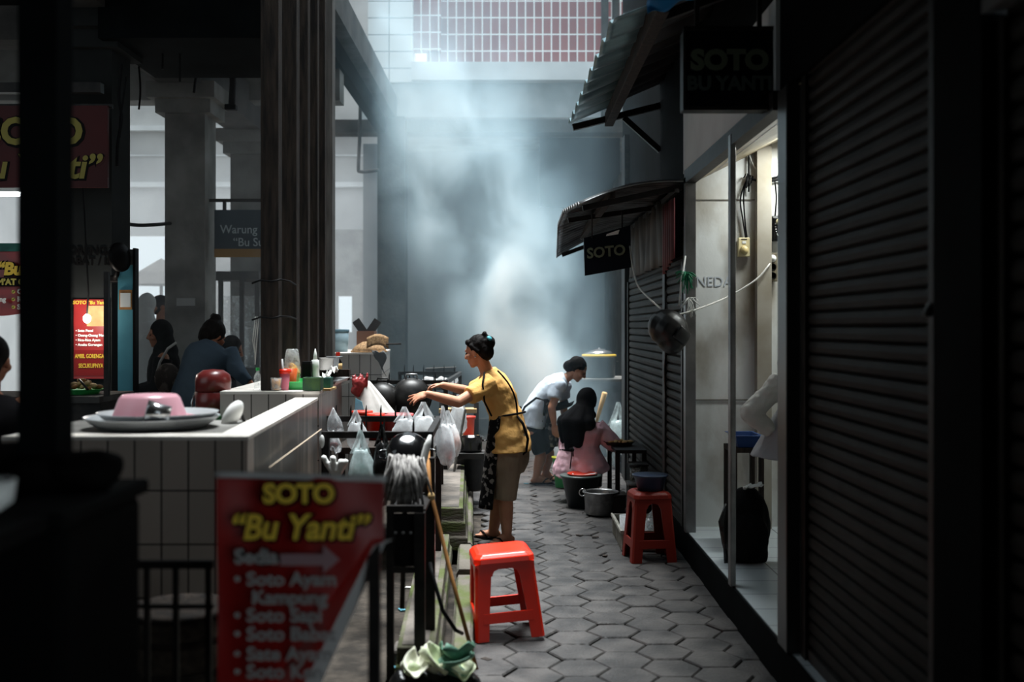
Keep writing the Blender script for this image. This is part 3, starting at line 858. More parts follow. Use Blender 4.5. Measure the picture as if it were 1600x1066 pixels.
# ------------------------------------------------------------------ drain, ledge slabs and gutter kerb
mb = MB().box(-1.05, -0.55, 3.4, 12.0, -0.02, 0.06); struct(mb.build('ground_drain', M_dirt))
def slab(lab, pts, z0, z1, steps=3):
    t = thing('kerb_slab', lab, 'kerb', (pts[0][0], pts[0][1], z0))
    mb = MB(); h = (z1 - z0)
    cx = sum(p[0] for p in pts) / len(pts); cyy = sum(p[1] for p in pts) / len(pts)
    rings = []
    for i in range(steps):
        for e, zz in ((i * .016, z1 - h * i / steps), (i * .016 + .004, z1 - h * (i + .85) / steps)):
            rings.append([Vector((p[0] + (e if p[0] > cx else -e * .3), p[1] + (-e if p[1] < cyy else e), zz)) for p in pts])
    mb.rings(list(reversed(rings))); mb.build('moulded_edge', M_moss, t, bevel=.006)
    MB().prism([(p[0] - .03 if p[0] > cx else p[0] + .02, p[1] + (.03 if p[1] < cyy else -.03), z1 - .002) for p in pts], (0, 0, .006)).build('top_face', M_slab, t)
    return t
slab('moulded concrete ledge slab beside the standing woman in yellow', [(-.60, 7.45), (-.335, 7.45), (-.46, 10.6), (-.75, 10.6)], .06, .36)
slab('low mossy ledge slab nearest the camera, beside the broom handle', [(-.50, 4.72), (-.335, 4.72), (-.42, 7.3), (-.60, 7.3)], .04, .21, 2)
for y0, y1, lab in ((3.6, 6.45, 'mossy gutter kerb stone beside the bright red stool'), (6.62, 7.36, 'short gutter kerb stone with broken end, at the feet of the woman in yellow'), (7.42, 11.0, 'long gutter kerb stone behind the woman in yellow')):
    xs = [curb_x(y0), curb_x(y1)]
    mb = MB()
    N = 10
    rings = []
    for i in range(N + 1):
        y = y0 + (y1 - y0) * i / N; x = curb_x(y); w = .012 * noise.noise((y * 3, 0, 0)); hh = .13 + .012 * noise.noise((0, y * 4, 1))
        rings.append([Vector((x - .10, y, -.02)), Vector((x + .005 + w, y, -.02)), Vector((x + w, y, hh - .02)), Vector((x - .015 + w, y, hh)), Vector((x - .085, y, hh)), Vector((x - .10, y, hh - .03))])
    mb.rings(rings)
    tag(mb.build('gutter_kerb', M_moss, bevel=.004), lab, 'kerb')

# ------------------------------------------------------------------ iron fence with spikes that carries the bags
def fence(lab, y0, y1, xl0, xr0, xl1, xr1, z, spikes0, spikes1, z0=.06, back=True):
    t = thing('spiked_fence', lab, 'fence', ((xl0 + xr0) / 2, y0, z0))
    w = .034
    MB().bar((xl0, y0, z), (xr0, y0, z), w).build('front_rail', M_black, t)
    MB().bar((xl1, y1, z), (xr1, y1, z), w).build('back_rail', M_black, t)
    MB().bar((xr0 - .017, y0 + .018, z), (xr1 - .017, y1 - .018, z), w).build('side_rail', M_black, t)
    for x, y in ((xl0 + .02, y0), (xr0 - .02, y0), (xl1 + .02, y1), (xr1 - .02, y1)):
        MB().bar((x, y, z0), (x, y, z - w / 2), .04 if y == y0 else .034, up=(0, 1, 0)).build('post', M_black, t)
    MB().bar((xl0 + .04, y0, z - .32), (xr0 - .04, y0, z - .32), .025).build('lower_rail', M_black, t)
    for y, sp in ((y0, spikes0), (y1, spikes1)):
        for x in sp:
            MB().tube([(x, y, z - .12), (x, y, z + .05), (x + .002, y, z + .085)], [.0065, .0065, .002], 6).build('spike', M_black, t)
    return t
X = lambda px, d: (px - 800) / F * d
ZR = 1.03
fence('black spiked iron fence hung with plastic bags, behind the red banner', 5.75, 6.75, X(503, 5.75), X(677, 5.75), X(508, 6.75), X(690, 6.75), ZR,
      [X(565, 5.75), X(600, 5.75), X(646, 5.75)], [X(p, 6.75) for p in (525, 548, 572, 595, 618, 662)])
fence('black spiked iron fence farther off, with the woks hanging on it', 9.45, 11.3, X(560, 9.45), X(700, 9.45), X(622, 11.3), X(722, 11.3), 1.12,
      [X(p, 9.45) for p in (566, 608, 640, 680)], [X(p, 11.3) for p in (632, 646, 662, 678, 694, 710)])

# prep table inside the fence
t = thing('prep_table', 'low prep table behind the fence, under red tubs and the draped cloth', 'table', (-.75, 7.6, 0))
MB().box(-1.12, -.52, 6.85, 8.6, .80, .84).build('table_top', M_timber, t)
for x in (-1.08, -.56):
    for y in (6.9, 8.55):
        MB().box(x - .02, x + .02, y - .02, y + .02, .0, .80).build('leg', M_timber, t)

# ------------------------------------------------------------------ plastic bags
def bag(name, lab, top, h, w, dpt, m, seed, group=None, tail=.0, handles=2, fill=None, fillm=None, lean=0.0, cat='bag', pinch=.22):
    """carrier bag hanging by its pinched neck from top"""
    top = Vector(top)
    t = thing(name, lab, cat, top, group)
    n = 26
    prof = [(0.26, .50), (0.32, .56), (0.42, .74), (0.56, .92), (0.70, 1.0), (0.84, .98), (0.94, .78), (0.985, .45), (1.0, .12)]
    if handles < 2: prof = [(0.02, .10), (0.10, .22)] + [(f, k) for f, k in prof[1:]]
    sag = R.uniform(-.12, .12)
    rings = []
    for f, k in prof:
        ring = []
        for j in range(n):
            a = 2 * math.pi * j / n
            fold = 1 + .24 * (1 - f) * math.sin(a * 5 + seed) + .22 * noise.noise((math.cos(a) * 1.7 + seed, math.sin(a) * 1.7, f * 3.5)) + .08 * noise.noise((math.cos(a) * 5 + seed, math.sin(a) * 5, f * 9))
            ring.append(top + Vector((w / 2 * k * fold * math.cos(a) + (lean + sag * f) * f * h, dpt / 2 * k * fold * math.sin(a), -h * f + (.02 + .03 * (f > .9)) * noise.noise((math.cos(a) * 2, math.sin(a) * 2 + f * 2, seed)))))
        rings.append(ring)
    MB().rings(rings).build('film', m, t, smooth=True)
    if handles == 2:
        for sg in (-1, 1):
            MB().sheet(lambda u, v: tuple(top + Vector((sg * w * (.02 + .22 * v ** 1.3) + (u - .5) * w * (.10 + .22 * v) + lean * .3 * v * h, (u - .5) * .03 * (1 - v) + .012 * math.sin(5 * u + 4 * v), .03 - (.33 * h + .03) * v))), 5, 8).build('handle', m, t, smooth=True)
    if fill:
        merged(MB().ell(top + Vector((lean * h * .72, 0, -h * .72)), (w * .36, dpt * .36, h * .22)), 'contents', fillm, t, vox=.012, sm=2, wob=.008, wscale=20)
    return t
bag('carrier_bag', 'pale full carrier bag hanging in front of the near fence rail', (X(563, 5.7), 5.70, ZR + .0), .28, .135, .10, M_bagpale, 1.0, 'bags on the fence', fill=1, fillm=mat('grey_green_veg', rgb(120, 146, 140), .6))
bag('carrier_bag', 'limp white bag on the back rail, just left of the red tub', (X(556, 6.7), 6.69, ZR + .03), .20, .13, .07, M_bagwhite, 2.0, 'bags on the fence')
bag('carrier_bag', 'white bag slung between two back spikes, in front of the pink tub', (X(632, 6.7), 6.69, ZR + .05), .20, .17, .08, M_bagwhite, 3.1, 'bags on the fence')
bag('carrier_bag', 'big white bag bunched at the corner of the back rail', (X(662, 6.7), 6.68, ZR + .08), .24, .19, .11, M_bagwhite, 4.2, 'bags on the fence', fill=1, fillm=M_inkwhite)
bag('carrier_bag', 'crumpled white bag hanging outside the fence corner, ending in a point', (X(692, 6.65), 6.62, ZR + .06), .33, .11, .10, M_bagwhite, 5.3, 'bags on the fence', lean=.13, fill=1, fillm=mat('pale_grey', rgb(196, 196, 202), .6))
bag('carrier_bag', 'white bag with orange contents outside the fence corner', (X(700, 6.8), 6.78, ZR + .02), .24, .13, .11, M_bagwhite, 6.4, 'bags on the fence', lean=.16, fill=1, fillm=mat('orange_food', rgb(222, 128, 84), .6))
bag('clear_bag', 'crumpled clear plastic bag impaled on the first back spike', (X(521, 6.7), 6.70, ZR + .07), .16, .10, .07, M_bagclear, 7.7, handles=1)
bag('black_bag', 'black plastic bag knotted on the near rail beside the black pot', (X(597, 5.72), 5.70, ZR + .03), .26, .10, .09, M_bagblack, 8.1, cat='bag')
bag('net_bag', 'small clear bag of dark red shallots under the back rail', (X(519, 6.4), 6.45, .985), .12, .085, .07, M_bagclear, 9.2, handles=1, fill=1, fillm=mat('shallots', rgb(96, 40, 40), .5, col2=rgb(60, 26, 28), scale=40))
o = MB().ell(P(503, 690, 5.72), (.014, .014, .035)); tag(o.build('tied_rag', M_inkwhite, smooth=True), 'knot of white rag tied to the left end of the near rail', 'rag')
o = MB().tube([P(421, 731, 4.35), P(460, 702, 5.0), P(502, 671, 5.74)], .003, 6)
tag(o.build('string', mat('pale_string', rgb(190, 172, 150), .8), smooth=True), 'pale string stretched along the streaked counter wall to the fence', 'string')
# white gloves / socks pegged in the corner
mb = MB()
for a, b in (((506, 716), (520, 742)), ((520, 716), (524, 744)), ((533, 722), (524, 744)), ((540, 722), (530, 744))):
    p, q = P(*a, 5.6), P(*b, 5.6)
    mb.cap(p, .016, (p + q) / 2, .013); mb.cap((p + q) / 2, .013, q, .008)
tag(merged(mb, 'rubber_gloves', M_inkwhite, None, vox=.005, sm=3, wob=.003, wscale=30), 'pair of white gloves hanging fingers up by the counter wall', 'gloves')
for xx in (530,):
    o = MB().tube([P(524, 742, 5.6), P(524, 800, 5.62)], .006, 6); tag(o.build('peg_rod', M_black), 'thin black rod the white gloves hang from', 'rod')

# black pot, mop, brush, broom handle and the dark stand
t = thing('black_pot', 'shiny black enamel pot hung on the near rail above the mop', 'pot', P(637, 710, 5.55))
c = t.location.copy()
ax = Vector((.10, -.75, .62)).normalized()
MB().lathe([(.10, -.13), (.112, -.06), (.112, .02), (.105, .045), (.085, .07), (.05, .085), (0, .088)], 32, c, axis=ax).build('body', M_pot, t, smooth=True)
MB().lathe([(.116, -.01), (.118, .008), (.108, .016)], 32, c, axis=ax).build('rim', M_pot, t, smooth=True)
for s in (-1, 1):
    x_, y_, d_ = frame_of(ax)
    e = c + x_ * s * .115
    MB().tube([e + y_ * .03, e + x_ * s * .03 + y_ * .02, e + x_ * s * .03 - y_ * .02, e - y_ * .03], .006, 8).build('handle', M_pot, t, smooth=True)
def mop():
    t = thing('mop', 'grey string mop head upside down on the dark stand', 'mop', P(632, 740, 4.75))
    c = P(634, 733, 4.75)
    mb = MB()
    for k in range(110):
        a = R.uniform(-.2, math.pi + .2); rr = R.uniform(.55, 1.1)
        ex, ey = math.cos(a) * .085 * rr, -math.sin(a) * .07 * rr
        dz = R.uniform(.09, .17)
        mb.tube([c + Vector((.03 * math.cos(a) + .01, -.01, .02)), c + Vector((ex * .65 + R.uniform(-.02, .02), ey * .7, .035 + R.uniform(-.015, .03))), c + Vector((ex, ey, -.03)), c + Vector((ex * 1.0 + R.uniform(-.04, .03), ey * 1.05, -dz))], [.006, .008, .008, .005], 5)
    mb.ell(c + Vector((.0, 0, -.01)), (.075, .05, .04))
    o = mb.build('strands', M_mop, t, smooth=True); o['kind'] = 'stuff'
    MB().tube([c + Vector((0, .0, -.02)), c + Vector((-.02, .04, -.62))], .011, 8).build('handle', M_timber, t, smooth=True)
mop()
t = thing('brush', 'long white plastic brush standing beside the mop', 'brush', P(660, 745, 4.9))
MB().loft([(P(655, 742, 4.9), (.012, 0, 0), (0, .008, 0)), (P(661, 722, 4.9), (.018, 0, 0), (0, .01, 0)), (P(668, 695, 4.9), (.016, 0, 0), (0, .01, 0)), (P(672, 680, 4.9), (.006, 0, 0), (0, .005, 0))]).build('handle', M_inkwhite, t, smooth=True)
MB().tube([P(655, 742, 4.9), P(652, 790, 4.85)], .007, 6).build('lower_rod', M_inkwhite, t, smooth=True)
t = thing('dark_stand', 'dark steel stand that holds the mop, right of the red banner', 'stand', (X(640, 4.6), 4.6, .06))
zt = CAM_H - (795 - 511) / F * 4.6
MB().bar((X(604, 4.6), 4.6, zt), (X(662, 4.6), 4.6, zt), .028).build('top_rail', M_black, t)
MB().box(X(604, 4.6), X(664, 4.6), 4.62, 5.0, zt - .02, zt - .005).build('shelf', M_black, t)
MB().bar((X(656, 4.6), 4.6, .0), (X(656, 4.6), 4.6, zt - .015), .045, up=(0, 1, 0)).build('leg', M_black, t)
MB().bar((X(610, 4.6), 4.6, .0), (X(610, 4.6), 4.6, zt - .015), .03, up=(0, 1, 0)).build('leg', M_black, t)
MB().bar((X(672, 5.0), 5.0, .06), (X(672, 5.0), 5.0, 1.0), .045, up=(0, 1, 0)).build('leg', M_black, t)
MB().bar((X(610, 4.6), 4.6, zt - .26), (X(656, 4.6), 4.6, zt - .26), .02).build('lower_rail', M_black, t)
MB().box(X(606, 4.62), X(660, 4.62), 4.63, 4.66, zt - .25, zt - .03).build('back_panel', mat('stand_panel', rgb(30, 29, 29), .6), t)
for k in range(5):
    MB().box(X(604 + k * 12, 4.6) - .002, X(604 + k * 12, 4.6) + .01, 4.6, 4.62, zt - .108, zt - .1).build('rivet', M_alu, t)
t = thing('broom_stick', 'long wooden broom stick leaning across the mossy ledge slab', 'broom', P(745, 1045, 4.75))
a, b = P(745, 1047, 4.75), P(671, 762, 4.95)
MB().tube([a, (a + b) / 2 + Vector((-.006, 0, .004)), b, P(668, 700, 5.0)], [.009, .0095, .01, .01], 10).build('shaft', M_wood, t, smooth=True)
MB().ell(P(674, 776, 4.90), (.016, .016, .02)).build('knob', M_palewood, t, smooth=True)
o = MB().tube([P(672, 880, 4.85), P(676, 900, 4.8), P(692, 955, 4.78), P(712, 985, 4.8), P(722, 990, 4.9)], .009, 8)
tag(o.build('black_hose', M_rope, smooth=True), 'short black hose curling down the near ledge slab', 'hose')

# tubs, cloth and red bag on the prep table, woks on the far fence
def tub(name, lab, px, d, z, h, r0, r1, m, cat='tub', handle=False):
    x = X(px, d)
    t = thing(name, lab, cat, (x, d, z))
    MB().lathe([(r0, z), (r1, z + h), (r1 + .008, z + h), (r1 + .008, z + h + .008), (r1 - .004, z + h + .006), (r0 - .004, z + .006), (0, z + .006)], 28, (x, d, 0)).build('body', m, t, smooth=True)
    MB().lathe([(r1 + .004, z + h - .02), (r1 + .01, z + h - .016), (r1 + .01, z + h + .009), (r1, z + h + .01)], 28, (x, d, 0)).build('rim', m, t, smooth=True)
    return t
zt_ = .84
tub('plastic_tub', 'bright red plastic tub behind the fence rail, between white bags', 590, 7.35, zt_, .165, .055, .072, M_red)
tub('plastic_tub', 'pink-red plastic tub next to the bright red one', 622, 7.35, zt_, .165, .075, .095, mat('faded_red_plastic', rgb(206, 96, 96), .4))
tub('plastic_tub', 'dark red tub half hidden behind the limp white bag', 566, 7.6, zt_, .165, .05, .065, M_reddark)
t = thing('draped_load', 'load under a white cloth with a blue corner, topped by a red bag', 'cloth', (X(585, 7.7), 7.7, zt_))
def drape(u, v):
    a = u * 2 * math.pi
    top = P(566, 600, 7.9)
    r = (.045 + .17 * v ** 1.1) * (1 + .16 * math.sin(4 * a + 2 * v) + .07 * math.sin(9 * a + 1))
    sx = 1.0 if math.cos(a) > 0 else .62
    return (top.x + r * math.cos(a) * sx + .06 * v, top.y + r * math.sin(a) * .8, top.z + .02 - .34 * v ** 1.15)
MB().sheet(drape, 36, 10).build('cloth', M_cloth, t, smooth=True, solid=.004)
bl = [P(556, 622, 7.70), P(566, 628, 7.69), P(572, 652, 7.66), P(554, 654, 7.66)]
MB().prism([b - Vector((0, .02, 0)) for b in bl], (0, .01, 0)).build('blue_corner', M_bluecloth, t)
mb = MB()
c = P(563, 600, 7.86)
mb.ell(c, (.052, .045, .05)); mb.ell(c + Vector((-.02, -.01, -.04)), (.045, .04, .05))
for k in range(7): mb.cap(c + Vector((-.045 + .015 * k, -.02, -.01)), .013, c + Vector((-.055 + .018 * k, -.01 + .01 * (k % 2), .055 + .025 * math.sin(2.3 * k))), .007)
tag(merged(mb, 'red_bag', mat('red_film', rgb(150, 52, 52), .35), None, vox=.007, sm=2, wob=.010, wscale=26), 'crumpled dark red plastic bag on top of the draped cloth', 'bag')
def wok(lab, px, py, d, r, tilt, handle=False):
    c = P(px, py, d)
    t = thing('wok', lab, 'wok', c, 'woks on the far fence')
    ax = Vector((tilt, -1, .18)).normalized()
    prof = [(r, 0.0), (r * .93, .045), (r * .72, .085), (r * .4, .108), (0, .115)]
    MB().lathe(prof, 40, c, axis=ax).build('bowl', M_wok, t, smooth=True)
    MB().lathe([(r + .006, -.006), (r + .008, .004), (r - .004, .008)], 40, c, axis=ax).build('rim', M_wok, t, smooth=True)
    x_, y_, d_ = frame_of(ax)
    u = Vector((0, 0, 1)) - ax * ax.z; u.normalize(); s = u.cross(ax)
    b = c + u * (r + .002)
    MB().tube([b - s * .05, b - s * .045 + u * .035, b + s * .045 + u * .035, b + s * .05], .009, 8).build('handle', M_dullalu if handle else M_wok, t, smooth=True)
    return t
wok('black wok hanging beside the draped white cloth', 596, 628, 9.40, .165, -.15)
wok('black wok with bright steel handle hanging behind the hands of the woman in yellow', 643, 622, 9.40, .168, .10, True)

# beyond: planks, low boxes and dark pots around the far fence
t = thing('work_bench', 'wooden bench with pale planks behind the woman in yellow', 'bench', (X(725, 10.6), 10.6, 0))
z0 = CAM_H - (690 - 511) / F * 10.4
for k, (px0, px1, py, d) in enumerate(((686, 745, 642, 10.9), (682, 748, 686, 10.4))):
    z = CAM_H - (py - 511) / F * d
    MB().box(X(px0, d), X(px1, d), d - .05, d + .14, z - .022, z + .022).build('plank', M_palewood, t, bevel=.004)
MB().bar((X(690, 10.9), 10.95, .06), (X(690, 10.9), 10.95, .84), .05, up=(0, 1, 0)).build('leg', M_timber, t)
MB().bar((X(744, 10.9), 10.95, .0), (X(744, 10.9), 10.95, .84), .05, up=(0, 1, 0)).build('leg', M_timber, t)
MB().box(X(686, 10.9), X(745, 10.9), 10.94, 10.97, .52, .66).build('back_board', M_concdark, t)
tub('plastic_tub', 'red plastic tub on the plank bench behind the woman in yellow', 732, 10.5, z0 + .025, .2, .05, .06, M_reddark)
def potlike(lab, px, d, z, r, h, m=M_wok, cat='pot', lid=False):
    x = X(px, d); t = thing('cooking_pot', lab, cat, (x, d, z), 'cooking pots')
    MB().lathe([(r * .92, z), (r, z + .02), (r, z + h), (r + .012, z + h + .004), (r - .006, z + h + .004), (r - .012, z + .01), (0, z + .01)], 32, (x, d, 0)).build('body', m, t, smooth=True)
    for s in (-1, 1):
        MB().tube([(x + s * r, d - .03, z + h * .75), (x + s * (r + .035), d - .025, z + h * .78), (x + s * (r + .035), d + .025, z + h * .78), (x + s * r, d + .03, z + h * .75)], .006, 6).build('handle', m, t, smooth=True)
    return t
potlike('wide black pot with a bright rim standing behind the plank bench', 736, 9.6, .5, .10, .13, M_pot)
potlike('large sooty pot on the ground behind the woman in yellow', 734, 9.9, .12, .14, .30)
o = MB().box(X(712, 9.6), X(757, 9.6), 9.45, 9.75, .45, .498); tag(o.build('stone_block', M_concdark), 'dark block under the wide black pot', 'block')
bag('carrier_bag', 'grey-white bag hanging on the far fence below the elbow of the woman in yellow', P(716, 622, 9.4), .30, .17, .08, M_bagwhite, 11.0, 'bags on the fence')
o = MB().tube([P(697, 805, 9.25), P(727, 640, 9.35)], .012, 6); tag(o.build('grey_pole', M_conc), 'short grey pole slanting behind the grey-white bag', 'pole')
mb = MB()
for k in range(7):
    mb.ell(P(668 + k * 7, 594 + (k % 3) * 2, 11.6), (.05, .05, .04), Matrix.Rotation(k, 3, 'Y'), 10, 7)
tag(merged(mb, 'crumpled_sheet', M_bagwhite, None, vox=.012, sm=2, wob=.012, wscale=14), 'crumpled pale plastic sheet on the far fence behind the hands', 'sheet')
o = MB().prism([P(664, 576, 12), P(712, 574, 12), P(708, 598, 12), P(666, 598, 12)], (0, .2, 0)); tag(o.build('dark_crate', M_concdark), 'dark crate standing behind the far fence', 'crate')

t = thing('side_bench', 'dark bench against the far fence, under the crate and the pale sheet', 'bench', (X(685, 11.9), 11.9, 0))
MB().box(X(655, 11.6), X(716, 11.6), 11.36, 12.3, .94, .983).build('bench_top', M_timber, t)
for px in (658, 712):
    for y in (11.4, 12.2): MB().box(X(px, 11.6) - .02, X(px, 11.6) + .02, y - .02, y + .02, 0, .94).build('leg', M_timber, t)
# vegetable waste at the bottom edge
M_leaf = {0: M_lettuce, 1: M_bluegreen, 2: mat('pale_leaf', rgb(226, 226, 206), .6)}
leafs = [(652, 1046, 2, .055), (676, 1040, 0, .06), (700, 1030, 1, .055), (690, 1052, 2, .05), (716, 1040, 1, .06), (722, 1056, 0, .055), (706, 1058, 1, .05), (640, 1060, 0, .05), (730, 1024, 1, .04)]
for k, (px, py, mi, s) in enumerate(leafs):
    c = P(px, py - 4, 4.45)
    rot = Matrix.Rotation(k * 1.3, 3, 'Z') @ Matrix.Rotation(.5 + .3 * math.sin(k), 3, 'X')
    mb = MB().sheet(lambda u, v: tuple(c + rot @ Vector(((u - .5) * 2 * s * math.sin(math.pi * (.12 + .8 * v)), (v - .5) * 2.4 * s, .35 * s * math.cos(6 * u + k) * (v - .2) + .6 * s * (2 * u - 1) ** 2))), 8, 8)
    tag(mb.build('cabbage_leaf', M_leaf[mi], solid=.003, smooth=True), 'discarded cabbage leaf in the heap by the foot of the broom stick', 'leaf', 'cabbage leaves')
mb = MB()
for k in range(9):
    p = P(628 + k * 13, 1062 + 3 * math.sin(k * 2), 4.47); p.z = .11
    mb.ell(p, (.055, .07, .075), Matrix.Rotation(k, 3, 'X'), 10, 7)
tag(merged(mb, 'waste_bag', M_bagblack, None, vox=.012, sm=2, wob=.014, wscale=16), 'black refuse bag under the discarded cabbage leaves', 'bag')
o = MB().obox(P(655, 1020, 5.0), (.24, .16, .05), Matrix.Rotation(.1, 3, 'Y')); tag(o.build('flat_stone', M_slab, bevel=.015), 'flat stone lying behind the cabbage leaves', 'stone')
for k, (px, py) in enumerate(((622, 905), (632, 930), (628, 960), (640, 985))):
    o = MB().obox(P(px, py, 4.9 + .2 * k) * 0 + Vector((X(px, 4.9 + .5 * k), 4.9 + .5 * k, .066)), (.05, .03, .008), Matrix.Rotation(k, 3, 'Z')); tag(o.build('litter_scrap', M_inkwhite if k % 2 else M_bluecloth), 'small scrap of litter lying in the drain behind the dark stand', 'litter', 'scraps in the drain')

# ------------------------------------------------------------------ foreground banner on its frame
D = 2.75
t = thing('menu_banner', 'red soto menu banner with curled corner, blurred in the foreground', 'banner', (X(470, D), D, 0))
x0, x1 = X(338, D), X(599, D)
zt = CAM_H - (741 - 511) / F * D
def ban(u, v):
    x = x0 + (x1 - x0) * u
    z = zt - .012 * u - .62 * v
    y = D + .012 * math.sin(7 * u + 2 * v) + .010 * noise.noise((u * 4, v * 3, 2))
    # lower right corner curls back
    k = max(0.0, (u - .93) + (v - .26) * 1.05 * (1 if v > .26 else 0)) if v > .26 else 0
    if k > 0:
        x -= k * .30; y += k * .12
    return (x, y, z)
MB().sheet(ban, 40, 50).build('vinyl_sheet', M_banner, t, smooth=True)
# its curled back edge
def curl(u, v):
    vv = .26 + .74 * v
    q = Vector(ban(1.0, vv))
    return (q.x - .005 + .03 * u + .02 * u * v, q.y + .012 + .025 * u, q.z)
MB().sheet(curl, 4, 30).build('curled_edge', M_back, t, smooth=True)
MB().sheet(lambda u, v: (x0 - .002 + (x1 - x0 + .01) * u, D - .006 - .004 * math.sin(math.pi * v) + .004 * math.sin(7 * u), zt + .008 - .012 * u - .016 * v), 20, 3).build('hem', M_back, t, smooth=True, solid=.002)
MB().bar((x0 + .02, D + .04, 0), (x0 + .02, D + .04, zt - .02), .02, up=(0, 1, 0)).build('frame_leg', M_black, t)
MB().bar((x1 - .03, D + .06, 0), (x1 - .03, D + .06, zt - .02), .03, up=(0, 1, 0)).build('frame_leg', M_black, t)
MB().bar((x0 + .03, D + .04, zt - .02), (x1 - .045, D + .06, zt - .03), .018).build('frame_rail', M_black, t)
yy = D - .03
def line(body, px, py, size, m, mi=None, xs=1.0, shear=0, bold=.004, al='CENTER'):
    p = P(px, py, yy)
    if mi is not None: text(body, size, mi, p + Vector((.002, .004, -.002)), t, bold=bold * 2.6, shear=shear, align=al, xs=xs, extrude=.001)
    text(body, size, m, p, t, bold=bold, shear=shear, align=al, xs=xs, extrude=.001)
line('SOTO', 467, 773, .066, M_yellow, M_ink, 1.0, 0, .003)
line('\u201cBu Yanti\u201d', 465, 826, .088, M_yellow, M_ink, .92, .22, .0025)
line('Sedia', 400, 871, .052, mat('banner_dimmed_white', rgb(150, 146, 144), .5), M_ink, 1.0, 0, .002)  # white print dimmed in its colour for the shaded banner
for body, px, py in (('\u2022 Soto Ayam', 365, 906), ('Kampung', 393, 935), ('\u2022 Soto Sapi', 365, 963), ('\u2022 Soto Babat', 365, 992), ('\u2022 Sate Ayam', 365, 1023), ('\u2022 Soto Ken', 365, 1051)):
    line(body, px, py, .048, mat('banner_dimmed_white', rgb(150, 146, 144), .5), None, 1.05, 0, .0015, 'LEFT')
a = P(440, 873, yy - .002); s = .001
pts = [(438, 866), (505, 866), (505, 852), (531, 875), (505, 896), (505, 884), (438, 884)]
MB().prism([P(x, y, yy) for x, y in pts], (0, .001, 0)).build('arrow', mat('banner_arrow', rgb(150, 120, 124), .5), t)

# dark cart and clutter at the near left
t = thing('food_cart', 'dark covered cart in the near left corner', 'cart', (-1.05, 2.7, 0))
MB().box(-1.7, -.885, 2.15, 2.6, .05, 1.20).build('body', mat('dark_cart_paint', rgb(8, 8, 8), .9), t, bevel=.02)
MB().box(-1.75, -.875, 2.12, 2.63, 1.20, 1.235).build('top_board', mat('dark_cart_top', rgb(10, 10, 10), .85), t, bevel=.01)
for x in (-1.6, -.9):
    MB().lathe([(.05, -.02), (.05, .02)], 16, (x, 2.4, .05), axis=(1, 0, 0)).build('wheel', M_black, t)
mb = MB()
for k in range(7): mb.ell((-1.34 + .062 * k, 2.48 + .03 * (k % 2), 1.285 + .02 * math.sin(k)), (.08, .08, .048))
tag(merged(mb, 'dark_bag', mat('dark_bag_cloth', rgb(14, 12, 11), .9), None, vox=.012, sm=3, wob=.012, wscale=12), 'dark cloth bag slumped on top of the near cart', 'bag')
o = MB().lathe([(.03, 0), (.055, .02), (.06, .06), (.056, .06), (.05, .022)], 24, (-.985, 2.02, 1.255)); tag(o.build('white_bowl', M_inkwhite, smooth=True), 'blurred white bowl at the left edge on the near cart', 'bowl')
o = MB().box(-1.3, -.9, 1.85, 2.115, 1.205, 1.235); tag(o.build('cart_flap', mat('flap', rgb(14, 13, 13), .85)), 'fold-out flap of the near cart carrying the white bowl', 'flap')
t = thing('low_rack', 'low black metal rack between the near cart and the red banner', 'rack', (X(250, 3.1), 3.1, 0))
zz = CAM_H - (882 - 511) / F * 3.1
MB().bar((X(165, 3.1), 3.1, zz), (X(334, 3.1), 3.1, zz), .022).build('top_rail', M_black, t)
for px in (230, 275, 326):
    MB().bar((X(px, 3.1), 3.1, 0), (X(px, 3.1), 3.1, zz - .011), .016, up=(0, 1, 0)).build('upright', M_black, t)
MB().bar((X(165, 3.1), 3.1, zz - .12), (X(334, 3.1), 3.1, zz - .12), .012).build('lower_rail', M_black, t)
t = thing('bamboo_basket', 'round bamboo basket behind the low black rack', 'basket', (X(280, 3.5), 3.55, 0))
x = X(282, 3.55)
MB().lathe([(.14, .25), (.155, .45), (.16, .68), (.15, .68), (.14, .46), (0, .3)], 28, (x, 3.55, 0)).build('body', mat('dark_bamboo', rgb(88, 76, 66), .9, col2=rgb(58, 50, 42), scale=30), t, smooth=True)
for z in (.50, .60, .68): MB().lathe([(.162, z - .012), (.166, z), (.162, z + .012), (.152, z)], 28, (x, 3.55, 0)).build('band', M_timber, t, smooth=True)
o = MB().box(x - .2, x + .2, 3.36, 3.74, 0, .248); tag(o.build('plinth', M_concdark), 'dark plinth under the round bamboo basket', 'plinth')
o = MB().box(X(40, 2.5), X(100, 2.5), 2.46, 2.55, 0, 4.3); struct(o.build('pillar', M_soot))
# ------------------------------------------------------------------ awnings
M_tealsheet = mat('skylit_teal_sheet', rgb(150, 182, 190), .32, .35, col2=rgb(96, 130, 140), scale=3, stretch=(1, 4, 1))  # teal put into the colour for skylight along the eave
M_darksheet = mat('shaded_dirty_sheet', rgb(74, 74, 76), .45, .5, col2=rgb(38, 34, 32), scale=6)  # inner part darkened in colour for shade and dirt
M_navy = mat('dark_sign_board', rgb(14, 18, 26), .45)
M_signletter = mat('dim_sign_letters', rgb(104, 112, 92), .6)
t = thing('corrugated_awning', 'high corrugated awning with sky-lit teal edge and timber purlin, over the open shop', 'awning', (.48, 7, 3.2))
def aw(u, v, x0=0.0, x1=1.0, dz=0.0):
    d = 5.45 + 3.55 * v
    xe = .511 - .045 * v; ze = 3.16 + .12 * v
    s = x0 + (x1 - x0) * u
    x = xe + (1.22 - xe) * s; z = ze + .32 * s
    return (x, d, z + .026 * math.sin(2 * math.pi * d / .40) - .02 * s * (1 - s) + dz + .012 * noise.noise((x * 3, d * 2, 5)))
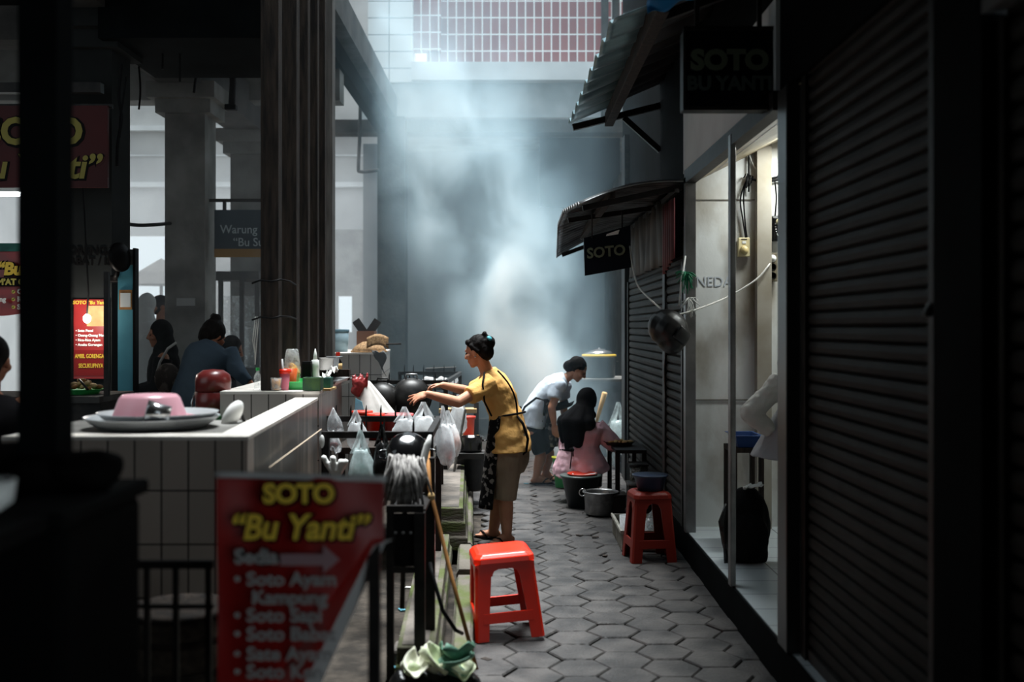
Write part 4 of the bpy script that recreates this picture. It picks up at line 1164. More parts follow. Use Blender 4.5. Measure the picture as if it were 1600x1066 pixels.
MB().sheet(lambda u, v: aw(u, v, 0, .46), 8, 150).build('skylit_edge_sheet', M_tealsheet, t, smooth=True, solid=.003)
MB().sheet(lambda u, v: aw(u, v, .42, 1.0, .012), 8, 150).build('shaded_inner_sheet', M_darksheet, t, smooth=True, solid=.003)
MB().bar((.735, 5.3, 3.19), (.80, 8.98, 3.31), .07, .11).build('purlin', M_timber, t, bevel=.006)
MB().bar((.50, 8.95, 3.24), (1.22, 8.95, 3.42), .05).build('rafter', M_black, t)
MB().bar((.78, 5.6, 3.20), (1.22, 5.6, 3.36), .05).build('rafter', M_black, t)
MB().bar((.92, 8.95, 3.32), (1.22, 8.95, 3.05), .045).build('brace', M_black, t)
mb = MB().sheet(lambda u, v: (.655 + .24 * u, 5.26 + .03 * math.sin(5 * u + 3 * v), 3.115 + .075 * u + .075 * v + .012 * math.sin(12 * u + 4 * v)), 14, 6)
tag(mb.build('blue_tarp', mat('blue_tarp_plastic', rgb(40, 140, 205), .35), solid=.004, smooth=True), 'scrap of bright blue tarpaulin tucked on the near edge of the high awning', 'tarp')

t = thing('box_sign', 'dark box sign reading SOTO BU YANTI above the open shop', 'sign', (1.0, 5.0, 2.6))
MB().box(.79, 1.22, 5.0, 5.12, 2.603, 2.972).build('sign_box', M_navy, t, bevel=.006)
fr_ = MB()
fr_.box(.785, 1.22, 4.99, 5.0, 2.595, 2.612); fr_.box(.785, 1.22, 4.99, 5.0, 2.962, 2.98); fr_.box(.785, .797, 4.99, 5.0, 2.612, 2.962); fr_.box(1.208, 1.22, 4.99, 5.0, 2.612, 2.962)
fr_.build('sign_frame', M_black, t)
text('SOTO', .125, M_signletter, (.998, 4.985, 2.82), t, bold=.006, xs=1.05, extrude=.004)
text('BU YANTI', .088, mat('dimmer_letters', rgb(72, 82, 78), .6), (.998, 4.985, 2.715), t, bold=.003, xs=1.0, extrude=.004)
for xx in (.86, 1.15):
    MB().bar((xx, 5.06, 2.97), (xx, 5.06, 3.28), .02, up=(0, 1, 0)).build('hanger', M_black, t)

t = thing('corrugated_awning', 'low dark corrugated awning with drooping eave over the closed shutters', 'awning', (.45, 9.4, 2.4))
ctl = [(7.62, .4725, 2.468), (8.6, .405, 2.515), (9.6, .406, 2.498), (11.2, .461, 2.318)]
def eave(d):
    for (a, xa_, za_), (b, xb_, zb_) in zip(ctl, ctl[1:]):
        if d <= b + 1e-6:
            k = (d - a) / (b - a); return xa_ + (xb_ - xa_) * k, za_ + (zb_ - za_) * k
    return ctl[-1][1:]
def aw2(u, v):
    d = 7.62 + 3.58 * v
    xe, ze = eave(d)
    x = xe + (1.2 - xe) * u; z = ze + (2.63 - ze) * u + .05 * math.sin(math.pi * u)
    return (x, d, z + .012 * math.sin(2 * math.pi * d / .13))
MB().sheet(aw2, 14, 220).build('roof_sheet', mat('bright_edge_sheet', rgb(110, 112, 114), .4, .6, col2=rgb(50, 48, 48), scale=5), t, smooth=True, solid=.003)
MB().tube([aw2(0, k / 220) for k in range(221)], .006, 6).build('eave_glint', M_alu, t, smooth=True)  # bright tube added to imitate the sky-lit rim of the sheet
MB().tube([Vector(aw2(k / 14, 0)) + Vector((0, -.004, 0)) for k in range(15)], .006, 6).build('near_glint', M_alu, t, smooth=True)  # same added highlight along the near rim
MB().bar((.50, 7.7, 2.44), (1.2, 7.7, 2.59), .04).build('rafter', M_black, t)
MB().bar((.46, 8.9, 2.47), (1.2, 8.9, 2.58), .04).build('rafter', M_black, t)
MB().bar((.50, 10.9, 2.32), (1.2, 10.9, 2.58), .04).build('rafter', M_black, t)
MB().bar((.70, 7.64, 2.53), (.70, 11.1, 2.50), .05).build('purlin', M_timber, t)
t = thing('hanging_sign', 'dark hanging sign board under the low awning', 'sign', (.72, 8.3, 2.0))
pts = [P(912, 372, 8.35), P(985, 352, 8.25), P(986, 418, 8.25), P(914, 431, 8.35)]
MB().prism([p for p in pts], (0, .03, 0)).build('board', M_navy, t)
text('SOTO', .11, M_signletter, P(947, 394, 8.28), t, right=(1, -.27, .09), up=(-.04, 0, 1), bold=.003, extrude=.002)
for px in (925, 972):
    MB().tube([P(px, 372, 8.31), P(px, 330, 8.31)], .006, 6).build('hanger', M_black, t)
o = MB().prism([P(948, 366, 8.292), P(968, 359, 8.268), P(966, 366, 8.27), P(947, 369, 8.293)], (0, .004, 0)); tag(o.build('torn_paper', M_inkwhite), 'torn white paper scrap stuck on the hanging dark sign', 'paper')
t = thing('plastic_curtain', 'dirty plastic curtain with a dull red piece above the closed shutters', 'curtain', (1.15, 9, 2.06))
MB().sheet(lambda u, v: (1.15 + .02 * math.sin(40 * u) + .01 * math.sin(13 * u + 3 * v), 8.15 + 2.5 * u, 2.07 + .50 * v), 70, 4).build('dull_sheet', mat('dull_curtain', rgb(88, 82, 74), .6, col2=rgb(48, 44, 40), scale=5, stretch=(1, 3, .4)), t, smooth=True, solid=.002)
MB().sheet(lambda u, v: (1.14 + .012 * math.sin(30 * u), 7.66 + .5 * u, 2.09 + .42 * v - .1 * u * (1 - v)), 24, 4).build('red_sheet', mat('dull_red_curtain', rgb(110, 48, 52), .6, col2=rgb(60, 32, 34), scale=6, stretch=(1, 3, .4)), t, smooth=True, solid=.002)
MB().bar((1.16, 7.64, 2.56), (1.16, 10.7, 2.56), .03).build('rail', M_black, t)

# helmet, raffia and cables by the shop post
t = thing('helmet', 'glossy black motorcycle helmet hanging by the shop post', 'helmet', P(1046, 516, 7.25))
c = P(1044, 514, 7.22)
Rt = Matrix.Rotation(.65, 3, 'Y')
mb = MB(); mb.ell(c, (.142, .125, .128), Rt); mb.ell(c + Rt @ Vector((.06, -.005, -.055)), (.10, .105, .085), Rt)
merged(mb, 'shell', mat('helmet_gloss', rgb(8, 8, 9), .38), t, vox=.006, sm=20)
def vis(u, v):
    az = math.radians(-75 + 100 * u); el = math.radians(-14 + 40 * v)
    return tuple(c + Rt @ Vector((.157 * math.cos(el) * math.cos(az), .142 * math.cos(el) * math.sin(az), .142 * math.sin(el))))
MB().sheet(vis, 16, 8).build('visor', mat('smoked_visor', rgb(5, 5, 6), .28), t, smooth=True, solid=.003)
MB().tube([c + Vector((.0, 0, .11)), P(1040, 470, 7.3), P(1040, 455, 7.38)], .005, 6).build('strap', M_rope, t)
t = thing('raffia_bundle', 'bundle of green and white plastic raffia tied to the shop post', 'raffia', P(1072, 440, 7.3))
for nm, m_, n_, (ax0, ay0), ll in (('green_strands', mat('green_raffia', rgb(30, 120, 84), .5), 46, (1072, 430), .13), ('white_strands', M_inkwhite, 22, (1076, 470), .14)):
    mb = MB()
    for k in range(n_):
        p = P(ax0, ay0, 7.3); a = R.uniform(-2.9, .3) if nm[0] == 'w' else R.uniform(-3.3, .2)
        l = R.uniform(.5, 1.0) * ll; q = p + Vector((math.cos(a) * l * .55, R.uniform(-.05, .05), math.sin(a) * l))
        mb.tube([p + Vector((0, 0, .02)), (p + q) / 2 + Vector((R.uniform(-.015, .015), 0, .02)), q], .003, 4)
    o = mb.build(nm, m_, t, smooth=True); o['kind'] = 'stuff'
MB().tube([P(1071, 400, 7.32), P(1066, 430, 7.3), P(1061, 478, 7.3)], [.006, .009, .006], 6).build('twisted_film', M_inkwhite, t, smooth=True)
def cable(name, lab, pts, r, m, cat='cable'):
    ps = [Vector(p) for p in pts]; out = []
    for i in range(len(ps) - 1):
        p0, p1, p2, p3 = ps[max(i - 1, 0)], ps[i], ps[i + 1], ps[min(i + 2, len(ps) - 1)]
        for k in range(6):
            s = k / 6
            out.append(.5 * ((2 * p1) + (p2 - p0) * s + (2 * p0 - 5 * p1 + 4 * p2 - p3) * s * s + (3 * p1 - p0 - 3 * p2 + p3) * s ** 3))
    out.append(ps[-1])
    return tag(MB().tube(out, r, 8).build(name, m, smooth=True), lab, cat)
cable('hanging_cable', 'pale cable hanging from the low awning down to the helmet', [P(984, 385, 8.2), P(988, 412, 8.0), P(996, 445, 7.8), P(1014, 466, 7.5), P(1032, 482, 7.3)], .006, M_whitecable)
cable('socket_cable', 'white cable sagging through the shop front to the wall socket', [P(1060, 492, 7.25), P(1090, 483, 7.3), P(1137, 464, 7.5), P(1180, 438, 7.52), P(1200, 416, 7.53), P(1205, 407, 7.58)], .0065, M_whitecable)

# ------------------------------------------------------------------ on the shop's back wall
dw = 7.61
t = thing('fan_regulator', 'cream fan regulator with round knob on the shop wall', 'switch', P(1161, 387, dw))
c = P(1161, 387, dw)
M_cream = mat('cream_plastic', rgb(214, 200, 156), .4)
MB().obox(c - Vector((0, .018, 0)), (.082, .036, .134)).build('casing', M_cream, t, bevel=.006)
MB().lathe([(.030, .036), (.030, .044), (.025, .058), (0, .06)], 24, c + Vector((0, 0, -.02)), axis=(0, -1, 0)).build('knob', mat('cream_knob', rgb(196, 176, 124), .35), t, smooth=True)
MB().obox(c + Vector((0, -.037, .034)), (.026, .004, .018)).build('rocker', M_inkwhite, t)
MB().obox(c + Vector((0, -.0365, .055)), (.04, .002, .008)).build('plate', M_timber, t)
t = thing('bell_box', 'black wall box with bead chain and round dial on the shop wall', 'bell', P(1213, 358, dw))
c = P(1213, 358, dw)
MB().obox(c - Vector((0, .03, 0)), (.11, .06, .18)).build('casing', M_pot, t, bevel=.02)
MB().lathe([(.026, .06), (.026, .068), (0, .07)], 20, c + Vector((.008, 0, .045)), axis=(0, -1, 0)).build('dial', M_cream, t, smooth=True)
mb = MB()
for k in range(15):
    a = math.pi * k / 14
    mb.ell(c + Vector((.004 - .026 * math.cos(a), -.066, .03 - .09 * math.sin(a))), .0055, None, 8, 6)
mb.build('bead_chain', M_steel, t, smooth=True)
t = thing('socket_strip', 'grey vertical socket strip with a white plug on the shop wall', 'socket', P(1205, 418, dw))
c = P(1205, 418, dw)
MB().obox(c - Vector((0, .02, 0)), (.074, .04, .20)).build('casing', mat('grimy_grey_plastic', rgb(140, 132, 112), .5, col2=rgb(96, 88, 72), scale=20), t, bevel=.006)
for k, m_ in ((1, M_inkwhite), (0, M_ink), (-1, M_ink)):
    MB().lathe([(.026, .04), (.026, .044), (.02, .044), (.018, .036 if k < 1 else .062), (0, .036 if k < 1 else .064)], 20, c + Vector((0, 0, .06 * k)), axis=(0, -1, 0)).build('outlet' if k < 1 else 'plug', m_, t, smooth=True)
cb = [[P(1166, 276, dw - .02), P(1185, 282, dw - .03), P(1218, 276, dw - .02), P(1240, 270, dw - .02)], [P(1166, 276, dw - .02), P(1190, 284, dw - .03), P(1218, 281, dw - .02), P(1240, 280, dw - .02)],
      [P(1170, 240, dw - .02), P(1180, 262, dw - .02), P(1200, 273, dw - .03), P(1235, 272, dw - .02)], [P(1170, 230, dw - .02), P(1170, 276, dw - .02), P(1170, 300, dw - .02)],
      [P(1168, 278, dw - .02), P(1157, 310, dw - .02), P(1161, 345, dw - .02), P(1165, 372, dw - .02)], [P(1167, 278, dw - .02), P(1162, 305, dw - .02), P(1164, 345, dw - .02), P(1167, 372, dw - .02)],
      [P(1211, 284, dw - .02), P(1213, 310, dw - .02), P(1211, 340, dw - .02)], [P(1205, 378, dw - .02), P(1205, 398, dw - .02)]]
labs = ['upper black cable running right from the junction on the shop wall', 'lower black cable running right from the junction on the shop wall', 'pale cable curving down from the shop ceiling to the junction', 'short black cable rising along the pilaster',
        'outer cable looping down to the cream regulator', 'inner cable looping down to the cream regulator', 'cable dropping to the black wall box', 'short cable between the black wall box and the socket strip']
for k, (p, l) in enumerate(zip(cb, labs)):
    cable('wall_cable', l, p, .008 if k < 2 else .0055, M_whitecable if k == 2 else M_rope)
mb = MB()
for k in range(6): mb.tube([P(1160 + R.uniform(0, 14), 272 + R.uniform(-3, 8), dw - .03), P(1168 + R.uniform(-6, 10), 278 + R.uniform(-6, 14), dw - .05), P(1166 + R.uniform(-10, 14), 280 + R.uniform(-8, 16), dw - .02)], .005, 5)
tag(mb.build('cable_knot', M_rope, smooth=True), 'tangled knot of black cable on the pilaster', 'cable', kind='stuff')
nd = thing('wall_writing', 'faint blue letters NEDA scrawled on the shop wall', 'writing', P(1112, 441, dw))
text('NEDA', .10, mat('faint_blue_ink', rgb(200, 206, 214), .8), P(1116, 441, dw + .007), nd, bold=.0, extrude=.001, xs=.95)
struct(MB().box(1.28, 1.70, dw + .004, 7.618, 2.486, 2.494).build('trim_seam', mat('seam_line', rgb(120, 116, 108), .9)))
struct(MB().box(1.28, 1.70, dw + .004, 7.618, 1.085, 1.093).build('trim_seam', MATS['seam_line']))

# shop floor clutter
t = thing('small_table', 'dark wooden stand carrying the blue tub inside the shop', 'table', (1.5, 7.0, STEP))
MB().box(1.40, 1.60, 6.9, 7.2, .80, .83).build('table_top', M_timber, t)
for x in (1.415, 1.585):
    for y in (6.92, 7.18): MB().box(x - .015, x + .015, y - .015, y + .015, STEP, .80).build('leg', M_timber, t)
tray('blue_tub', 'shallow blue plastic tub on the wooden stand inside the shop', 1.42, 1.58, 6.9, 7.18, .832, .075, mat('blue_plastic', rgb(34, 66, 120), .35), .015, .02)
t = thing('black_backpack', 'big black bag with straps on the shop floor', 'bag', (1.4, 6.5, STEP))
mb = MB(); mb.ell((1.40, 6.5, .42), (.145, .12, .23)); mb.ell((1.40, 6.42, .36), (.12, .09, .15)); mb.box(1.29, 1.51, 6.42, 6.58, STEP + .005, .4)
merged(mb, 'body', mat('black_bag_cloth', rgb(17, 17, 18), .8), t, vox=.012, sm=4, wob=.008, wscale=10)
for k in range(3):
    MB().tube([(1.27, 6.45, .55), (1.245 - .01 * k, 6.42, .45), (1.25, 6.4 + .02 * k, .32), (1.255 + .01 * k, 6.4, .21)], .009, 6).build('strap', M_bagblack, t, smooth=True)
mb = MB().sheet(lambda u, v: (1.37 + .11 * u, 6.38 + .08 * v, .652 + .03 * noise.noise((u * 4, v * 4, 3)) + .02 * u), 8, 6)
tag(mb.build('white_tissue', M_inkwhite, solid=.002, smooth=True), 'crumpled white tissue on top of the black bag in the shop', 'tissue')

# ------------------------------------------------------------------ stools
def stool(lab, m, x, y, rot, h, wt, wb, roll=0.0):
    t = thing('plastic_stool', lab, 'stool', (0, 0, 0))
    ch = .03
    def octo(a, c, z): return [Vector(p + (z,)) for p in ((-a + c, -a), (a - c, -a), (a, -a + c), (a, a - c), (a - c, a), (-a + c, a), (-a, a - c), (-a, -a + c))]
    MB().rings([octo(wt + .008, ch, h - .05), octo(wt + .004, ch, h - .022), octo(wt - .014, ch * .9, h - .004), octo(wt - .03, ch * .8, h)]).build('seat', m, t, bevel=.004)
    def wz(z): return wb + (wt - wb) * z / (h - .05)
    for sx in (-1, 1):
        for sy in (-1, 1):
            rings = []
            for z, lw in ((0, .070), (h * .35, .074), (h - .05, .084)):
                a = wz(z); tk = .012
                L = [(a, a), (a - lw, a), (a - lw, a - tk), (a - tk, a - tk), (a - tk, a - lw), (a, a - lw)]
                # the outer corner of each leg is cut back like the seat's
                L = [(a - .012, a), (a - lw, a), (a - lw, a - tk), (a - tk, a - tk), (a - tk, a - lw), (a, a - lw), (a, a - .012)]
                rings.append([Vector((sx * p, sy * q, z)) for p, q in L])
            MB().rings(rings).build('leg', m, t, bevel=.002)
    for k in range(4):
        q = Matrix.Rotation(k * math.pi / 2, 3, 'Z')
        z0, z1 = h * .20, h * .32
        a0, a1 = wz(z0), wz(z1)
        vs = [(-a0 + .04, -a0 - .001, z0), (a0 - .04, -a0 - .001, z0), (a1 - .04, -a1 - .001, z1), (-a1 + .04, -a1 - .001, z1)]
        MB().prism([q @ Vector(v) for v in vs], q @ Vector((0, .012, 0))).build('crossbar', m, t, bevel=.002)
        zt0 = h - .05
        a = wz(zt0); ai = a - .080
        b0 = wz(zt0 - .085)
        arc = [(-a, zt0), (a, zt0), (b0 - .05, zt0 - .085), (ai - .002, zt0 - .06), (ai - .012, zt0 - .038), (ai - .035, zt0 - .028), (-ai + .035, zt0 - .028), (-ai + .012, zt0 - .038), (-ai + .002, zt0 - .06), (-b0 + .05, zt0 - .085)]
        MB().prism([q @ Vector((p, -wz(z) - .0015, z)) for p, z in arc], q @ Vector((0, .012, 0))).build('apron_band', m, t)
    t.location = (x, y, 0.004 + abs(math.sin(roll)) * wb); t.rotation_euler = (0, roll, rot)
    return t
stool('bright red plastic stool standing alone on the pavers', M_red, -.03, 5.68, .13, .435, .150, .178, -.07)
stool('shaded red plastic stool with the navy basin on it', mat('shadow_red_plastic', rgb(118, 28, 16), .5), .945, 7.5, .12, .475, .125, .158)  # red darkened in its colour for the shade under the awning
t = thing('navy_basin', 'navy plastic basin on the shaded red stool', 'basin', (.95, 7.5, .48))
MB().lathe([(.085, .481), (.112, .575), (.12, .578), (.12, .586), (.106, .58), (.08, .49), (0, .49)], 28, (.95, 7.48, 0)).build('bowl', mat('navy_plastic', rgb(36, 48, 70), .4), t, smooth=True)
MB().lathe([(.117, .574), (.123, .578), (.123, .588), (.115, .588)], 28, (.95, 7.48, 0)).build('rim', MATS['navy_plastic'], t, smooth=True)

# crate and things round it
M_crate = mat('grey_white_crate', rgb(176, 172, 162), .6, col2=rgb(140, 136, 126), scale=8)
t = thing('plastic_crate', 'grey-white plastic crate on the ground behind the shaded red stool', 'crate', (.97, 8.1, 0))
x0, x1, y0, y1 = .78, 1.12, 7.72, 8.45
for nm, b in (('front_panel', (x0, x1, y0, y0 + .012)), ('back_panel', (x0, x1, y1 - .012, y1)), ('side_panel', (x0, x0 + .012, y0 + .012, y1 - .012)), ('side_panel', (x1 - .012, x1, y0 + .012, y1 - .012))):
    MB().box(b[0], b[1], b[2], b[3], .01, .15).build(nm, M_crate, t, bevel=.003)
MB().box(x0 - .012, x1 + .012, y0 - .012, y0 + .0, .135, .155).build('rim', M_crate, t)
MB().box(x0 - .012, x0, y0, y1, .135, .155).build('rim', M_crate, t)
for k in range(10): MB().box(x0 - .006, x0, y0 + .04 + k * .07, y0 + .055 + k * .07, .012, .135).build('rib', M_crate, t)
for k in range(5): MB().box(x0 + .04 + k * .065, x0 + .05 + k * .065, y0 - .006, y0, .012, .135).build('rib', M_crate, t)
MB().box(x0 + .012, x1 - .012, y0 + .012, y1 - .012, .01, .02).build('bottom_panel', M_crate, t)
tumbler('plastic_jar', 'white translucent jar in the crate beside the stool leg', 'jar', .83, 7.85, .022, .22, .045, .055, M_bagwhite, .4, mat('dark_sauce', rgb(50, 34, 26), .5))
tumbler('plastic_jar', 'second whitish jar in the crate, seen between the stool legs', 'jar', .98, 7.9, .022, .18, .05, .05, M_bagwhite, .6, MATS['dark_sauce'])
mb = MB()
for k in range(8): mb.ell((1.03 + .012 * k, 7.95 + .03 * (k % 3), .10 + .014 * (k % 4)), (.05, .05, .035), Matrix.Rotation(k, 3, 'X'), 10, 7)
tag(merged(mb, 'leafy_greens', mat('dull_greens', rgb(84, 92, 58), .7), None, vox=.01, sm=1, wob=.012, wscale=22), 'bunch of dull green vegetables in the crate', 'vegetables', kind='stuff')
bag('clear_bag', 'clear bag tilted over the vegetables in the crate', (1.06, 7.85, .36), .20, .08, .06, M_bagclear, 3.3, handles=1, lean=-.3)
t = thing('black_bucket', 'black plastic bucket with a rim behind the aluminium pot', 'bucket', (.61, 9.62, 0))
MB().lathe([(.115, .01), (.17, .27), (.178, .27), (.178, .285), (.165, .285), (.11, .02), (0, .02)], 32, (.61, 9.65, 0)).build('body', mat('black_plastic', rgb(24, 26, 26), .4), t, smooth=True)
MB().lathe([(.172, .272), (.186, .276), (.186, .288), (.172, .292)], 32, (.61, 9.65, 0)).build('rim', mat('grey_green_rim', rgb(70, 84, 80), .35), t, smooth=True)
o = MB().lathe([(.0, 0), (.03, .005), (.02, .06), (0, .08)], 6, (.535, 9.56, .235)); tag(o.build('white_scrap', M_inkwhite), 'white wedge of packaging sticking out of the black bucket', 'scrap')
o = MB().tube([(.60, 9.6, .282), (.74, 9.55, .312)], .01, 6); tag(o.build('bucket_ladle', M_inkwhite), 'white spatula handle across the black bucket', 'spatula')
t = thing('aluminium_pot', 'dented aluminium pot with ring handle standing on the pavers', 'pot', (.755, 9.25, 0))
MB().lathe([(.12, .008), (.132, .02), (.142, .19), (.155, .195), (.157, .202), (.145, .206), (.136, .19), (.126, .03), (0, .025)], 36, (.755, 9.25, 0)).build('body', M_dullalu, t, smooth=True)
MB().tube([(.755 - .155 - .03 * math.sin(a), 9.2, .20 + .03 * math.cos(a) - .0) for a in [k * math.pi / 8 - 1.6 for k in range(17)]], .006, 8).build('ring_handle', M_steel, t, smooth=True)
t = thing('green_bucket', 'small green bucket behind the feet of the woman in pink', 'bucket', (.51, 10.75, 0))
MB().lathe([(.07, .01), (.10, .30), (.106, .305), (.095, .305), (.066, .02), (0, .02)], 28, (.50, 10.8, 0)).build('body', M_green, t, smooth=True)
MB().lathe([(.10, .295), (.108, .30), (.108, .312), (.098, .312)], 28, (.50, 10.8, 0)).build('rim', mat('yellow_green_rim', rgb(190, 190, 60), .4), t, smooth=True)
o = MB().lathe([(.12, .288), (.135, .305), (.13, .31), (.115, .296), (0, .296)], 28, (.62, 9.62, 0)); tag(o.build('red_plate', M_reddark, smooth=True), 'red plate lying in the mouth of the black bucket', 'plate')
t = thing('low_table', 'low dark work table in front of the woman in pink', 'table', (1.0, 9.9, 0))
MB().box(.90, 1.17, 9.45, 10.3, .50, .53).build('table_top', M_black, t)
for x in (.92, 1.15):
    for y in (9.48, 10.26): MB().box(x - .02, x + .02, y - .02, y + .02, 0, .50).build('leg', M_black, t)
disc('snack_tray', 'round tray of fritters on the low dark table', (.97, 9.85, .532), .14, .03, M_timber, 'tray')
for k in range(14):
    a, r_ = k * 2.4, .028 * math.sqrt(k)
    o = MB().ell((.97 + r_ * math.cos(a), 9.85 + r_ * math.sin(a), .56 + .006 * (k % 2)), (.03, .02, .012), Matrix.Rotation(a, 3, 'Z'), 10, 6)
    tag(o.build('fritter', M_palewood if k % 2 else M_wood, smooth=True), 'golden fritter on the tray of the low dark table', 'fritter', 'fritters on the low table')
for k, (x, y, h_, w_, l_) in enumerate(((.90, 9.25, .17, .12, 'dark storage box beside the aluminium pot, nearest the camera'), (1.03, 9.0, .3, .15, 'taller dark box against the shutter behind the crate'), (1.08, 9.3, .42, .14, 'tallest dark box against the shutter under the low table end'))):
    t = thing('storage_box', l_, 'box', (x, y, 0))
    MB().box(x - w_ / 2, x + w_ / 2, y - .1, y + .1, 0, h_).build('body', M_concdark if k else M_black, t, bevel=.008)
    MB().box(x - w_ / 2 - .008, x + w_ / 2 + .008, y - .108, y + .108, h_, h_ + .018).build('lid', M_black if k != 1 else M_dullalu, t, bevel=.004)
for k, (x, y, z, l_) in enumerate(((.96, 8.75, 0.0, 'clear jar on the ground before the taller dark box'), (1.02, 9.02, .32, 'clear jar standing on the taller dark box'))):
    tumbler('glass_jar', l_, 'jar', x, y - (.0), z, .13, .04, .045, M_glass, .5, MATS['dark_sauce'], lid=M_black)
# kitchen counter and stove at the end of the shops
t = thing('stone_counter', 'grey stone cooking counter at the end of the shop row', 'counter', (1.1, 13.6, 0))
MB().box(.62, 1.58, 13.4, 14.2, 0, .93).build('body', mat('grey_render', rgb(132, 138, 142), .9, col2=rgb(96, 102, 106), scale=4), t)
MB().box(.60, 1.58, 13.36, 14.22, .93, .96).build('slab_top', M_conc, t)
t = potlike('big black cauldron with a steel lid on the stone counter', 936, 13.7, .962, .20, .26, M_wok)
x = X(936, 13.7)
MB().lathe([(.215, 1.226), (.22, 1.24), (.215, 1.252), (.19, 1.256)], 32, (x, 13.7, 0)).build('yellow_band', M_yellow, t, smooth=True)
MB().lathe([(.20, 1.254), (.15, 1.29), (.06, 1.32), (.02, 1.325), (0, 1.345)], 32, (x, 13.7, 0)).build('lid', M_steel, t, smooth=True)
t = thing('charcoal_grill', 'smoking charcoal grill on bricks beyond the woman in pink', 'grill', (.95, 12.7, 0))
MB().box(.72, 1.22, 12.5, 12.95, .30, .42).build('trough', M_black, t)
MB().box(.74, 1.20, 12.52, 12.93, .405, .425).build('charcoal', mat('charcoal', rgb(28, 26, 25), .9, bump=1, bscale=40), t)
for k in range(12): MB().tube([(.73 + .042 * k, 12.5, .44), (.73 + .042 * k, 12.95, .44)], .004, 6).build('grate_bar', M_black, t)
for x in (.74, 1.16):
    for y in (12.52, 12.85): MB().box(x, x + .06, y, y + .08, 0, .30).build('brick_leg', M_concdark, t)
bag('carrier_bag', 'bluish plastic bag of charcoal beside the smoking grill', (1.2, 12.30, .72), .70, .3, .2, M_bagpale, 4.4, None, fill=1, fillm=M_conc)
o = MB().tube([P(926, 690, 12.7), P(934, 652, 12.6), P(945, 614, 12.5)], [.018, .02, .032], 8); tag(o.build('wooden_paddle', M_palewood, smooth=True), 'wooden paddle handle rising behind the black headscarf of the woman in pink', 'paddle')
# small litter on the pavers
for k, (px, py) in enumerate(((822, 757), (835, 776), (905, 838), (930, 841), (945, 870), (760, 1033))):
    d = F * 1.6 / (py - 511)
    o = MB().obox(P(px, py, d) + Vector((0, 0, .008)), (.05, .03, .006), Matrix.Rotation(k * 1.1, 3, 'Z')); tag(o.build('litter_scrap', M_bluecloth if k == 0 else M_timber), 'flattened scrap of litter lying on the pavers', 'litter', 'scraps on the pavers')
# pipes on the building at the end
for px, l_ in ((945, 'dark drainpipe right of the red tiled wall'), (962, 'second drainpipe, right of the first'),):
    o = MB().tube([(X(px, 16.8), 16.8, 4.75), (X(px, 16.8), 16.8, 9)], .06, 10); tag(o.build('drain_pipe', M_concdark, smooth=True), l_, 'pipe')

mb = MB()
for k in range(9):
    p = P(1028 + 2.2 * k, 548 + 3 * (k % 3), 8.45)
    p.x = XR - .004
    mb.tube([p, p + Vector((-.01, .01 * (k % 2), -.12 - .03 * (k % 4))), p + Vector((-.004, 0, -.24 - .05 * (k % 3)))], .006, 5)
tag(mb.build('dried_strings', mat('dull_strings', rgb(96, 70, 62), .8, col2=rgb(60, 46, 42), scale=30), smooth=True), 'bunch of dull brown strings hanging on the shutter post below the helmet', 'strings', kind='stuff')
# ------------------------------------------------------------------ stall signs and things in the hall
M_board = mat('sign_deep_red', rgb(70, 10, 10), .6, col2=rgb(58, 8, 9), scale=2)
M_dimolive = mat('dim_olive', rgb(146, 134, 62), .6)
def ln(body, px, py, d, size, m, par, mi=None, shear=0, bold=.004, al='CENTER', xs=1.0):
    p = P(px, py, d)
    if mi is not None: text(body, size, mi, p + Vector((.006, .004, -.006)), par, bold=bold * 2.4, shear=shear, align=al, xs=xs, extrude=.001)
    text(body, size, m, p, par, bold=bold, shear=shear, align=al, xs=xs, extrude=.001)
D = 7.6
t = thing('stall_sign', 'dark red stall sign with olive letters high on the left pillar', 'sign', (-3.2, D, 2.6))
MB().box(X(-60, D), X(168, D), D, D + .03, P(0, 293, D).z, P(0, 165, D).z).build('board', M_board, t)
MB().bar((X(-60, D), D + .05, P(0, 164, D).z), (X(172, D), D + .05, P(0, 164, D).z), .03).build('frame_rail', M_black, t)
ln('SOTO', 52, 207, D - .006, .255, M_dimolive, t, M_ink, 0, .010, 'CENTER', 1.0)
ln('Bu Yanti\u201d', 156, 262, D - .006, .235, M_dimolive, t, M_ink, .18, .006, 'RIGHT', 1.0)
o = MB().bar((-5.4, 7.7, P(0, 138, 7.7).z), (-2.9, 7.7, P(0, 138, 7.7).z), .07); tag(o.build('cross_bar', M_black), 'black bar running across above the dark red stall sign', 'bar')

t = thing('tube_light', 'glowing white tube light under the dark red stall sign', 'lamp', (-3.6, 8.3, 2.6))
z = P(0, 304, 8.3).z
M_tube = mat('tube_glow', rgb(240, 250, 255), .3, emit=(.9, .98, 1, 1), estr=9)
MB().tube([(X(-30, 8.3), 8.3, z), (X(110, 8.3), 8.3, z)], .016, 10).build('tube', M_tube, t, smooth=True)
MB().box(X(-30, 8.3), X(110, 8.3), 8.28, 8.34, z + .02, z + .05).build('batten', M_inkwhite, t)
t = thing('bulb', 'bright round bulb hanging behind the near post', 'lamp', P(41, 350, 8.2))
c = P(41, 350, 8.2)
MB().ell(c, .03).build('globe', mat('bulb_glow', rgb(255, 255, 255), .3, emit=(.9, 1, 1, 1), estr=30), t, smooth=True)
MB().tube([c + Vector((0, 0, .03)), Vector((c.x, c.y, 3.68))], .008, 6).build('cord', M_rope, t)
D = 8.0
t = thing('stall_banner', 'red price banner across the back of the snack stall, with black strip', 'banner', (-3.6, D, 1.7))
zt, zb_ = P(0, 393, D).z, P(0, 492, D).z
